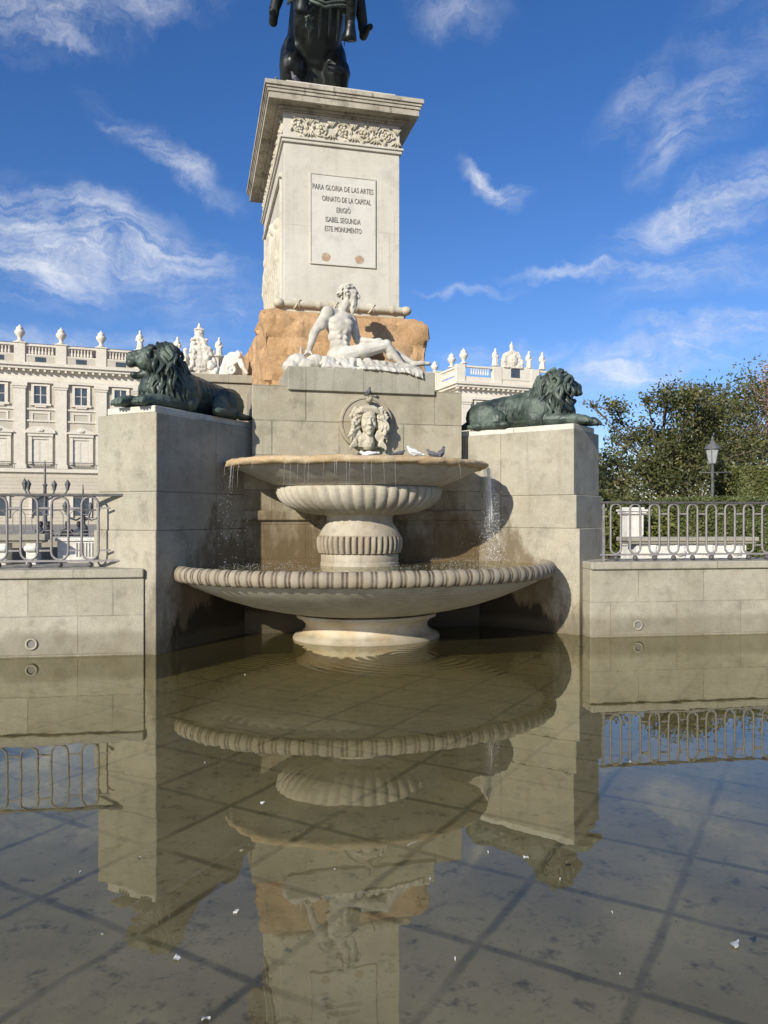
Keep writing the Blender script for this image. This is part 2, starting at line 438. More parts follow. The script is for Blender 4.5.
# ---------------------------------------------------------------- setting: ground, pool
def ground():
    # one sheet with the pool cut out of it
    a = R(10.5); wu = Vector((math.cos(a), math.sin(a), 0)); wv = Vector((-math.sin(a), math.cos(a), 0))
    c = L(0, 0)
    q = [c + wu * -14 + wv * .3, L(-2.3 * T, .25), L(-1.5 * T, 2.2), L(1.5 * T, 2.2), L(2.3 * T, .25), c + wu * 14 + wv * .3, Vector((14, 1.75, 0)), Vector((-14, 1.75, 0))]
    S = 1500
    bm = bmesh.new()
    ov = [bm.verts.new((x, y, .1)) for x, y in ((-S, S), (S, S), (S, -S), (-S, -S))]
    iv = [bm.verts.new((p.x, p.y, .1)) for p in q]; lv = [bm.verts.new((p.x, p.y, -.6)) for p in q]
    ed = [bm.edges.new((ov[i], ov[(i + 1) % 4])) for i in range(4)] + [bm.edges.new((iv[i], iv[(i + 1) % 8])) for i in range(8)]
    bmesh.ops.triangle_fill(bm, edges=ed, use_beauty=True, use_dissolve=False)
    for i in range(8): bm.faces.new((iv[i], lv[i], lv[(i + 1) % 8], iv[(i + 1) % 8]))
    for f in bm.faces:
        f.normal_update()
        if f.normal.z < -.5: f.normal_flip()
    me = bpy.data.meshes.new('ground'); bm.to_mesh(me); bm.free(); box_uv(me)
    m = stone_mat('plaza_paving', (.34, .31, .27), (.27, .245, .21), brick=(.8, .4, 0, 0), bump=.2, tint=.08, blot=.3, speck=.15)
    o = link('plaza_ground', me, m); tag(o, kind='structure')
    # pool floor: square flags laid diagonally with dark joints
    m2, t, b = base_mat('pool_floor_flags')
    geo = t.new('ShaderNodeNewGeometry'); W = geo.outputs['Position']
    wob = t.vmath('SCALE', t.vmath('SUBTRACT', t.noise(W, 2.5, 3, color=True), (.5, .5, .5)), scale=.05)
    Wd = t.vmath('ADD', W, wob)
    def band(nx, ny, off, sp):
        d = t.vmath('DOT_PRODUCT', Wd, (nx, ny, 0))
        k = t.math('FRACT', t.math('DIVIDE', t.math('SUBTRACT', d, off - sp / 2), sp))
        return t.math('MULTIPLY', t.math('ABSOLUTE', t.math('SUBTRACT', k, .5)), sp)
    d1 = band(.87, -.5, -1.41, .72); d2 = band(.5, .866, 3.32, .74)
    dm = t.math('MINIMUM', d1, d2)
    j = t.math('MULTIPLY', t.ramp(dm, .008, .036, 1, 0), t.ramp(t.noise(W, 1.7, 4), .3, .6, .25, 1))
    n1 = t.noise(W, 1.3, 6, .65); n2 = t.noise(W, 9, 6, .7); n3 = t.noise(W, 45, 3, .6)
    col = t.mix(t.ramp(n1, .3, .7), (.58, .51, .39, 1), (.40, .35, .27, 1))
    col = t.mix(t.ramp(n2, .52, .72, 0, .65), col, (.022, .02, .014, 1))
    col = t.mix(t.ramp(n3, .6, .72, 0, .5), col, (.17, .15, .11, 1))
    col = t.mix(t.math('MULTIPLY', j, .6), col, (.026, .024, .017, 1))
    t.link(col, b.inputs['Base Color']); b.inputs['Roughness'].default_value = .9
    MB().box(-15, 15, 1.2, 17, -.34, -.3).build('pool_floor', m2); tag(bpy.data.objects['pool_floor'], kind='structure')

FC = L(0, .6 * T)          # fountain centre in plan
def water_mat(name, ripple, murk=.045, absorb=(.20, .215, .33), strength=1.0):
    m, t, b = base_mat(name)
    geo = t.new('ShaderNodeNewGeometry'); W = geo.outputs['Position']
    dd = t.vmath('DISTANCE', t.vmath('MULTIPLY', W, (1, 1, 0)), (FC.x, FC.y, 0))
    near = t.ramp(dd, 1.0, 4.2, 1, 0)
    h = t.math('MULTIPLY', t.noise(t.mapping(W, (1, .8, 1)), 2.2, 3, .5), .085)
    h = t.math('ADD', h, t.math('MULTIPLY', t.noise(W, 9, 2, .5), t.math('ADD', .0035, t.math('MULTIPLY', near, .05))))
    for (cx, cy), sc_, amp, rad in ripple:
        pv = t.vmath('SUBTRACT', t.vmath('MULTIPLY', W, (1, 1, 0)), (cx, cy, 0))
        r = t.vmath('LENGTH', pv)
        wob = t.math('MULTIPLY', t.noise(W, 1.4, 2), 1.6)
        s = t.math('SINE', t.math('ADD', t.math('MULTIPLY', r, sc_), wob))
        fall = t.ramp(r, rad * .15, rad, amp, 0)
        h = t.math('ADD', h, t.math('MULTIPLY', s, fall))
    bp = t.new('ShaderNodeBump'); bp.inputs['Strength'].default_value = strength; bp.inputs['Distance'].default_value = .012
    t.link(h, bp.inputs['Height'])
    ca = t.math('ABSOLUTE', t.vmath('DOT_PRODUCT', bp.outputs[0], geo.outputs['Incoming']))
    fr_ = t.math('ADD', .045, t.math('MULTIPLY', .955, t.math('POWER', t.math('SUBTRACT', 1.0, ca, clamp=True), 4.3)))
    gl = t.new('ShaderNodeBsdfGlossy'); gl.inputs['Roughness'].default_value = .0; t.link(bp.outputs[0], gl.inputs['Normal'])
    gl.inputs['Color'].default_value = (.98, .97, .86, 1)
    tr = t.new('ShaderNodeBsdfTransparent')
    ng0 = t.math('MAXIMUM', t.math('ABSOLUTE', t.vmath('DOT_PRODUCT', geo.outputs['Normal'], geo.outputs['Incoming'])), .08)
    ab = t.new('ShaderNodeCombineColor')      # light lost along the slanting path through the water
    for i_, k_ in enumerate(absorb): t.link(t.math('POWER', 2.718, t.math('DIVIDE', -k_, ng0)), ab.inputs[i_])
    t.link(ab.outputs[0], tr.inputs['Color'])
    df = t.new('ShaderNodeBsdfDiffuse'); df.inputs['Color'].default_value = (.125, .108, .05, 1)
    m1 = t.new('ShaderNodeMixShader'); ng = t.math('ABSOLUTE', t.vmath('DOT_PRODUCT', geo.outputs['Normal'], geo.outputs['Incoming']))
    t.link(t.math('SUBTRACT', 1.0, t.math('POWER', 2.718, t.math('DIVIDE', -murk, t.math('MAXIMUM', ng, .08)))), m1.inputs[0])
    t.link(tr.outputs[0], m1.inputs[1]); t.link(df.outputs[0], m1.inputs[2])
    m2 = t.new('ShaderNodeMixShader'); t.link(fr_, m2.inputs[0])
    t.link(m1.outputs[0], m2.inputs[1]); t.link(gl.outputs[0], m2.inputs[2])
    t.link(m2.outputs[0], t.n['Material Output'].inputs[0])
    return m
def water():
    f1 = L(.1, -.75); f2 = L(1.7, .1); f3 = L(-1.9, -.1)
    m = water_mat('pool_water', [((f1.x, f1.y), 46, .07, 2.2), ((f2.x, f2.y), 60, .08, 1.7), ((f3.x, f3.y), 60, .07, 1.5)])
    a = R(10.5); wu = Vector((math.cos(a), math.sin(a), 0)); wv = Vector((-math.sin(a), math.cos(a), 0)); c = L(0, 0)
    q = [c + wu * -13.99 + wv * 2.6, c + wu * 13.99 + wv * 2.6, Vector((13.99, 1.76, 0)), Vector((-13.99, 1.76, 0))]
    me = bpy.data.meshes.new('pool_water'); me.from_pydata([(p.x, p.y, 0) for p in q], [], [(0, 3, 2, 1)])
    o = link('pool_water', me, m); tag(o, kind='structure')

# ---------------------------------------------------------------- pool walls and railings
WA = R(10.5)
def loop_pts(x0, x1, z0, z1, n=7):
    r = (x1 - x0) / 2; cx = (x0 + x1) / 2; p = []
    for i in range(n + 1):
        a = math.pi * i / n; p.append((cx + r * math.cos(a), 0, z1 - r + r * math.sin(a)))
    for i in range(n + 1):
        a = math.pi + math.pi * i / n; p.append((cx + r * math.cos(a), 0, z0 + r + r * math.sin(a)))
    p.append(p[0]); return p
def railing(label, loc, rot, length, pitch, wid, H, start, group='railings around the fountain pool', r=.0155, direction=1):
    th = thing('iron_railing', label, 'railing', loc, rot, group)
    d = direction
    x0, x1 = (0, length) if d > 0 else (-length, 0)
    a = MB().box(x0, x1, -.028, .028, H - .035, H); a.build('handrail', IRONT, th, bevel=.008)
    a = MB().box(x0, x1, -.014, .014, .075, .10); a.build('bottom_rail', IRON, th)
    n = int((length - start) / pitch)
    me = None; post = None; ball = None; tie = None
    z0, z1 = .10, H - .036
    for i in range(n):
        x = d * (start + pitch * i) if d > 0 else -(start + pitch * i) - wid
        if me is None:
            ml = MB(); ml.tube(loop_pts(0, wid, z0, z1), r, 6, cap=False); o = ml.build('oval_bar', IRON, th, smooth=True); me = o.data
            mb_ = MB().ell((wid / 2, 0, .04), .036, 12, 8); o2 = mb_.build('ball_foot', IRONT, th, smooth=True); ball = o2.data
            mt = MB().box(wid + r, pitch - r, -.009, .009, H - .19, H - .168); o3 = mt.build('upper_tie', IRON, th); tie = o3.data
            mt = MB().box(wid + r, pitch - r, -.009, .009, .205, .227); o4 = mt.build('lower_tie', IRON, th); tie2 = o4.data
        else:
            o = bpy.data.objects.new('oval_bar', me); COL.objects.link(o); o.parent = th
            o2 = bpy.data.objects.new('ball_foot', ball); COL.objects.link(o2); o2.parent = th
            o3 = bpy.data.objects.new('upper_tie', tie); COL.objects.link(o3); o3.parent = th
            o4 = bpy.data.objects.new('lower_tie', tie2); COL.objects.link(o4); o4.parent = th
        for q in (o, o2, o3, o4): q.location = (x, 0, 0)
    for e in (.05, length - .05):
        MB().box(d * e - .015, d * e + .015, -.015, .015, 0.0, H - .036).build('end_post', IRON, th)
    return th

def pool_walls():
    zt = Z(-.5)          # top of the coping
    # left
    pL = Vector((-2.28 * T, 7.15 * T, 0)); pR = Vector((2.216 * T, 8.165 * T, 0))
    for side, p, lab, rot in ((-1, pL, 'pale stone retaining wall of the pool left of the fountain, two damp patches on its blocks', R(8)),
                         (1, pR, 'pale stone retaining wall of the pool right of the fountain, drain hole near the water', R(8))):
        th = thing('pool_wall', lab, 'wall', p, rot, 'retaining walls of the pool')
        x0, x1 = (-7, .06) if side < 0 else (-.03, 8)
        MB().box(x0, x1, .02, .75, -.3, zt - .105).build('wall_face', BASINWALL, th, bevel=.01)
        MB().box(x0, x1, -.025, .78, zt - .105, zt).build('coping', CAPST, th, bevel=.015)
        dx = (-1.24 if side < 0 else .67)
        mb = MB()
        ring = [(dx + .06 * math.cos(a), .012, .155 + .06 * math.sin(a)) for a in [2 * math.pi * i / 20 for i in range(21)]]
        mb.tube(ring, .014, 6, cap=False); mb.build('drain_collar', CAPST, th, smooth=True)
        mh = MB(); mh.tube([(dx, .0185, .155), (dx, .016, .155)], .05, 16); mh.build('drain_hole', LETTER, th)
    # railings stand on the coping
    c, s = math.cos(R(8)), math.sin(R(8))
    off = Vector((-s, c, 0)) * .27
    lp = pL + off + Vector((-.13, 0, zt)); rp = pR + off + Vector((.21, 0, zt))
    railing('grey iron railing of oval bars on the wall left of the fountain', lp + Vector((.02, 0, 0)), R(8), 4.2, .358, .2, .92, .42, direction=-1)
    railing('grey iron railing of oval bars right of the fountain, in front of hedges', rp, R(8), 4.8, .293, .155, .85, .16)
    railing('thin iron railing far behind the left railing, beyond the stone bench', (-13.5, 26.4, .95), R(10), 9.5, .62, .4, .95, .1)
    th = thing('far_kerb', 'low stone kerb carrying the distant thin railing', 'kerb', (-13.5, 26.4, .1), R(10))
    MB().box(-.2, 9.8, -.2, .2, 0, .85).build('kerb_stone', CAPST, th, bevel=.02)

# ---------------------------------------------------------------- lion blocks
BL = dict(l=(Vector((-2.766, 9.38, 0)), R(-115.5), -1), r=(Vector((2.052 * T, 8.36 * T, 0)), R(-36.6), 1))
BH = dict(l=.032, r=0.0)     # the left block stands slightly higher
def lion_block(key, label):
    p, ang, s = BL[key]
    th = thing('lion_block', label, 'stone block', p, ang, 'blocks carrying the lions')
    zt = Z(1.0) + BH[key]; zs = Z(.934) + BH[key]; z1 = Z(.22); z2 = Z(-.145)
    W_ = .96
    def bx(x1, y0, y1, za, zb):
        a, b = (y0, y1) if s > 0 else (-y1, -y0)
        return MB().box(-3.1, x1, a, b, za, zb)
    bx(-.0, .03, .81, zs + .001, zt).build('top_slab', SLAB, th, bevel=.012)
    bx(.012, 0, W_, z1, zs).build('upper_course', GRANITE, th, bevel=.012)
    bx(.018 if s < 0 else .05, -.003, W_ + .02, z2, z1 - .001).build('middle_course', GRANITE, th, bevel=.012)
    bx(.03 if s < 0 else .1, -.006, W_ + .05, -.3, z2 - .001).build('lower_course', GRANITE, th, bevel=.014)
    return th

# ---------------------------------------------------------------- bronze lions
def lion(key, label):
    p, ang, s = BL[key]
    zt = Z(1.0) + BH[key]
    th = thing('bronze_lion', label, 'lion', Vector((p.x, p.y, zt)) + Matrix.Rotation(ang, 3, 'Z') @ Vector((-.16 if s < 0 else -.13, s * (.36 if s < 0 else .40), 0)), ang, 'bronze lions lying on the blocks')
    m = MB()
    # trunk
    m.ell((-1.45, 0, .24), (.36, .27, .25)); m.ell((-1.05, 0, .27), (.45, .255, .25)); m.ell((-.62, 0, .31), (.42, .28, .30))
    m.cap((-1.5, 0, .27), (-.5, 0, .33), .235, .27)
    for q in (-1, 1):
        # hind quarter: haunch, knee forward, shank and foot on the slab
        m.ell((-1.42, q * .25, .21), (.30, .15, .235)); m.ell((-1.16, q * .30, .15), (.17, .11, .15))
        m.cap((-1.14, q * .33, .12), (-1.45, q * .37, .06), .085, .06); m.cap((-1.45, q * .37, .06), (-1.05, q * .40, .055), .06, .055)
        m.ell((-1.0, q * .40, .055), (.13, .075, .055))
        # foreleg
        m.ell((-.52, q * .26, .25), (.24, .12, .24)); m.cap((-.55, q * .27, .13), (-.5, q * .28, .10), .12, .11)
        yy = q * .17
        m.cap((-.52, q * .27, .10), (.10, yy, .085), .105, .08); m.ell((.17, yy, .07), (.13, .095, .07))
        for k in range(4):
            o = (k - 1.5) * .05
            m.ell((.265 - abs(k - 1.5) * .02, yy + o, .055), (.07, .0245, .05), 8, 6); m.ell((.32 - abs(k - 1.5) * .02, yy + o, .035), (.025, .02, .03), 8, 6)
    # ribs
    for k in range(5):
        for q in (-1, 1):
            x = -.78 - k * .10
            m.tube([(x + .04, q * .15, .49), (x, q * .255, .33), (x - .03, q * .262, .2)], [.012, .02, .01], 6)
    m.cap((-.5, 0, .42), (-.28, 0, .58), .25, .21)
    # head, turned outwards and a little up
    hd = s * R(50)
    HC = Vector((-.22, s * .05, .625 if s < 0 else .60))
    RM = Matrix.Rotation(hd, 3, 'Z') @ Matrix.Rotation(R(-3 if s < 0 else 9), 3, 'Y')
    HS = 1.09 if s < 0 else 1.02
    RM = RM @ Matrix.Scale(HS, 3)
    def h(x, y, z): return HC + RM @ Vector((x, y, z))
    m.ell(h(.02, 0, .02), (.185, .15, .165), M=RM)
    m.ell(h(.14, 0, .01), (.13, .092, .09), M=RM); m.ell(h(.215, 0, -.005), (.075, .086, .075), M=RM)
    m.cap(h(.05, 0, .115), h(.255, 0, .055), .062, .048)           # bridge of the nose
    m.ell(h(.275, 0, .018), (.03, .048, .032), M=RM)
    for q in (-1, 1):
        m.ell(h(.13, q * .075, .085), (.06, .04, .03), M=RM)    # brow
        m.ell(h(.08, q * .10, -.03), (.10, .04, .08), M=RM)     # cheek
        m.ell(h(.245, q * .045, -.04), (.06, .05, .045), M=RM)  # lip
    m.cap(h(.04, 0, -.15), h(.20, 0, -.185), .075, .042); m.ell(h(.20, 0, -.17), (.05, .06, .038), M=RM)  # open lower jaw
    me = blob(m, .0115, 3, .006, .07)
    b = link('body', me, BRONZE, th)
    e = MB()
    for q in (-1, 1): e.ell(h(.165, q * .072, .055), .018, 8, 6)
    e.build('eye', BRONZED, th, smooth=True)
    # mane: overlapping tapering locks
    mn = MB()
    rnd = random.Random(3)
    mn.ell((-.36, 0, .50), (.26, .27, .29)); mn.ell(h(-.10, 0, .04), (.15, .20, .20), M=RM)
    mn.ell((-.28, s * .0, .32), (.24, .24, .22)); mn.ell((-.45, 0, .60), (.22, .22, .2))
    core = blob(mn, .02, 2, .02, .1); mn = MB(); mn.add([v.co for v in core.vertices], [tuple(p.vertices) for p in core.polygons])
    def lock(p0, out, ln, w, down, wave=.30):
        # a flat lock hugging the form: leaves along `out`, then hangs
        p0 = Vector(p0); out = Vector(out).normalized(); pts = []; rr = []
        side = out.cross(Vector((0, 0, 1)))
        if side.length > .01: side.normalize()
        ph = rnd.uniform(0, 6.28); sw = rnd.uniform(-.35, .35)
        for k in range(7):
            f = k / 6
            pts.append(p0 + out * (ln * (.16 * math.sin(f * 2.6) + (1 - down) * .8 * f)) + Vector((0, 0, -down * ln * f)) + side * (ln * (sw * f + wave * .35 * math.sin(f * 5.2 + ph))))
            rr.append(w * (.75 + .75 * f - 1.35 * f * f) + .003)
        mn.tube(pts, rr, 7, flat=.62)
        o_ = Vector((out.x, out.y, 0)) * w * .32
        mn.tube([p + o_ + side * w * .28 * (1 - k / 7) for k, p in enumerate(pts)], [r_ * .45 for r_ in rr], 5)
        mn.tube([p + o_ - side * w * .30 * (1 - k / 7) for k, p in enumerate(pts)], [r_ * .42 for r_ in rr], 5)
    for ring, (bx, rad, lnn, n) in enumerate(((.045, .175, .15, 20), (-.03, .205, .22, 20), (-.11, .225, .27, 22), (-.18, .22, .30, 20))):
        for k in range(n):
            a = 2 * math.pi * (k + .5 * ring) / n + rnd.uniform(-.1, .1)
            oy, oz = math.cos(a), math.sin(a)
            pp = h(bx + rnd.uniform(-.02, .02), oy * rad * .95, .02 + oz * rad)
            od = RM @ Vector((-.55, oy * .8, oz * .35))
            lock(pp, od, lnn * rnd.uniform(.9, 1.3), rnd.uniform(.036, .05), .9 if oz < .3 else .72)
    for k in range(230):
        a = rnd.uniform(-math.pi, math.pi)
        zz = rnd.uniform(.26, .78); rr_ = .29 - .22 * max(0, zz - .42)
        x = -.42 + rnd.uniform(-.03, .03) + rr_ * .95 * math.cos(a); y = rr_ * math.sin(a) * 1.0
        if x < -.5 and zz > .62: continue
        lock((x, y, zz), (math.cos(a), math.sin(a), .0), rnd.uniform(.2, .34), rnd.uniform(.026, .044), .95)
    for k in range(26):      # crest laid back over the neck
        lock((-.34 - .34 * k / 26, rnd.uniform(-.15, .15), .70 - .20 * (k / 26)), (-.6, rnd.choice((-1, 1)), -.2), .26, .048, .85)
    for k in range(9):       # forelock swept back
        lock(h(.05 - .01 * abs(k - 4), (k - 4) * .035, .15), RM @ Vector((-.5, (k - 4) * .25, .5)), .13, .045, .6)
    me = mn.mesh('mane', uv=False); link('mane', me, BRONZE, th, smooth='auto', angle=70)
    tl = MB(); tl.chain([(-1.72, 0, .2), (-1.84, -s * .15, .08), (-1.75, -s * .36, .05), (-1.5, -s * .42, .05)], [.06, .045, .04, .04]); tl.ell((-1.42, -s * .42, .055), (.1, .06, .05))
    link('tail', blob(tl, .016, 2), BRONZE, th)
    return th

# ---------------------------------------------------------------- fountain wall, plinth, mask
def fountain_wall():
    v0 = 1.05 * T
    th = thing('fountain_wall', 'tall stone back wall of the fountain behind the two basins, between the lion blocks', 'wall', L(0, v0, 0), AX)
    zt = Z(1.43)
    MB().box(-1.215 * T, 1.20 * T, 0, 1.25, Z(.62), zt).build('wall_block', WALLST, th, bevel=.012)
    MB().box(-1.6 * T, 1.6 * T, .02, 1.1, -.3, Z(.618)).build('lower_wall', WALLST, th, bevel=.012)
    MB().box(-1.5 * T, 1.5 * T, -.03, .03, Z(-.06), Z(.05)).build('string_course', WALLST, th, bevel=.02)
    # statue plinth
    MB().box(-.83 * T, .86 * T, -.05, 1.2, Z(1.378), Z(1.64)).build('statue_plinth', PLINTHST, th, bevel=.014)
    # round mask
    zc = Z(1.03); cu = .06
    md = MB(); n = 48
    prof = [(.40, -.085), (.395, -.095), (.36, -.10), (.345, -.085), (0.001, -.085)]
    vs = []; 
    rings = [(.40, .0), (.40, -.09), (.39, -.10), (.36, -.10), (.35, -.085), (.02, -.08)]
    fs = []
    for r_, y_ in rings:
        for i in range(n):
            a = 2 * math.pi * i / n; vs.append((cu + r_ * math.cos(a), y_, zc + r_ * math.sin(a)))
    for j in range(len(rings) - 1):
        for i in range(n):
            k = (i + 1) % n; fs.append((j * n + i, j * n + k, (j + 1) * n + k, (j + 1) * n + i))
    fs.append(tuple((len(rings) - 1) * n + i for i in range(n)))
    md.add(vs, fs); disc = md.build('medallion', WALLST, th, smooth='auto')
    f = MB()
    def q(x, y, z): return (cu + .015 + x, -.085 - y, zc + z)
    f.ell(q(0, .05, .01), (.125, .125, .175)); f.ell(q(0, .085, -.085), (.09, .085, .10)); f.ell(q(0, .115, -.165), (.04, .045, .035))
    f.ell(q(0, .11, .10), (.10, .06, .07))
    f.cap(q(0, .165, .06), q(0, .20, -.03), .011, .019)
    for e in (-1, 1):
        f.cap(q(e * .02, .168, .068), q(e * .085, .14, .065), .012, .010); f.ell(q(e * .02, .178, -.035), (.014, .016, .011)); f.ell(q(e * .065, .115, -.035), (.045, .05, .06))
        f.ell(q(e * .047, .148, .040), (.026, .016, .011))
    f.ell(q(0, .165, -.082), (.032, .02, .008)); f.ell(q(0, .162, -.100), (.027, .022, .010))
    f.cap(q(0, .02, -.17), q(0, .02, -.30), .09, .11)
    link('face', blob(f, .0075, 2), RELIEF, disc)
    h = MB(); rnd = random.Random(5)
    for k in range(70):
        a = rnd.uniform(-.5, math.pi + .5); rr = rnd.uniform(.155, .215)
        p0 = Vector(q(rr * math.cos(a) * .95, rnd.uniform(.04, .10), .02 + rr * math.sin(a)))
        sd_ = 1 if math.cos(a) > 0 else -1
        pts = []; rad = []; w0 = rnd.uniform(.018, .032); ln = rnd.uniform(.10, .2); ph = rnd.uniform(0, 6)
        for i in range(7):
            g = i / 6
            pts.append(p0 + Vector((sd_ * ln * .5 * math.sin(g * 1.6) + .03 * math.sin(g * 6 + ph), -.05 * math.sin(g * 3.1), -ln * 1.1 * g * (1 if math.sin(a) < .8 else .3) + .02 * math.cos(g * 6 + ph))))
            rad.append(w0 * (1 - .6 * g))
        h.tube(pts, rad, 6)
    for sd_ in (-1, 1):        # hanging side tresses and little wings
        for k in range(9):
            p0 = Vector(q(sd_ * (.14 + .012 * k), .05, -.02 - .015 * k)); pts = []
            for i in range(8):
                g = i / 7
                pts.append(p0 + Vector((sd_ * .035 * math.sin(g * 7 + k), -.03 * math.sin(g * 3), -.26 * g)))
            h.tube(pts, [.026 * (1 - .5 * i / 7) for i in range(8)], 6)
        for k in range(5):
            h.tube([q(sd_ * .12, .07, .19), q(sd_ * (.2 + .02 * k), .11, .22 - .035 * k), q(sd_ * (.235 - .005 * k), .06, .17 - .06 * k)], [.026, .026, .010], 6)
    for k in range(10):       # drapery below the chin
        x = (k - 7.5) * .016
        h.tube([q(x * .8, .07, -.16), q(x, .09, -.24), q(x * 1.1 + .01 * math.sin(k), .05, -.36)], [.018, .022, .014], 6)
    for k in range(9):
        x = (k - 4) * .025
        h.tube([q(x * .6, .10, .24), q(x, .15, .20), q(x * 1.5, .14, .13)], [.016, .024, .01], 6)
    me = blob(h, .0085, 1); link('hair', me, RELIEF, disc)
    sp_ = MB(); sp_.ell(q(0, .1, .32), (.05, .07, .045)); sp_.ell(q(.02, .13, .35), (.03, .04, .03)); link('crest', blob(sp_, .012, 2), WALLST, disc)
    return th

# ---------------------------------------------------------------- basins
def lower_basin():
    th = thing('lower_basin', 'wide lower marble basin of the fountain with a gadrooned rim, standing in the pool', 'fountain basin', L(-.035 * T, .6 * T, 0), AX)
    a, b = 2.075 * T, 1.58 * T; ky = b / a
    zc = Z(-.57); rm = .080 * T
    # rim
    N = 100; per = 16; n = N * per; m = 18
    vs = []; fs = []; dirt = []
    for i in range(n):
        ph = 2 * math.pi * i / n
        k = (i % per) / per                  # broad lobe, then a thin fillet between two grooves
        cell = i // per
        dmin = min(abs(k - .70), abs(k - .99), abs(k + .01))
        body = math.sin(math.pi * min(1, k / .70)) ** .5 if k < .70 else .45 * math.sin(math.pi * (k - .70) / .30) ** .6
        lob = .88 + .12 * body
        cx, cy = a * math.cos(ph), b * math.sin(ph)
        nx, ny = math.cos(ph) / a, math.sin(ph) / b; l = math.hypot(nx, ny); nx /= l; ny /= l
        for j in range(m):
            w_ = 2 * math.pi * j / m
            q = rm * lob * (1 + .06 * mnoise.noise(Vector((cx * 2, cy * 2, w_))) + .03 * mnoise.noise(Vector((cell * 3.3, 1, 2))))
            ro = math.cos(w_) * q * .95 - rm; zo = math.sin(w_) * q
            vs.append((cx + nx * ro, cy + ny * ro, zc + zo))
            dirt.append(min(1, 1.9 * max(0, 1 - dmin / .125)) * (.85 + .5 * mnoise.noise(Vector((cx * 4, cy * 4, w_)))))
    for i in range(n):
        i2 = (i + 1) % n
        for j in range(m):
            j2 = (j + 1) % m; fs.append((i * m + j, i2 * m + j, i2 * m + j2, i * m + j2))
    mb = MB(); mb.add(vs, fs); me = mb.mesh('rim'); attr(me, 'dirt', dirt)
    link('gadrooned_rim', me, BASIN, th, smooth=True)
    # bowl underside, then inside
    zb = zc - rm * .75
    pr = [(.745 * T * .98, Z(-1.03)), (.82 * T, Z(-1.015)), (1.0 * T, Z(-.985)), (1.25 * T, Z(-.93)), (1.5 * T, Z(-.85)), (1.70 * T, Z(-.77)), (1.86 * T, Z(-.70)), (1.955 * T, zb), (1.95 * T, zc), (1.85 * T, zc + .0), (1.4 * T, zc - .12), (.2, zc - .2)]
    MB().lathe(pr, 96, ky=ky).build('bowl', BOWLB, th, smooth='auto', angle=60)
    # foot
    pf = [(.79 * T, -.3), (.79 * T, .02), (.775 * T, .05), (.74 * T, .07), (.70 * T, .09), (.66 * T, .14), (.655 * T, .2), (.70 * T, .265), (.75 * T, .29), (.75 * T, .335), (.60 * T, .352)]
    MB().lathe(pf, 72, ky=.8).build('foot', FOOTM, th, smooth='auto', angle=50)
    # standing water
    wm = water_mat('basin_water', [((FC.x, FC.y - 1.2), 70, .3, 2.0), ((FC.x + 1.3, FC.y), 80, .3, 1.2)], murk=.2, strength=1.0)
    MB().lathe([(1.92 * T, zc + .045), (.01, zc + .045)], 96, ky=ky, cap=False).build('basin_water', wm, th)
    return th

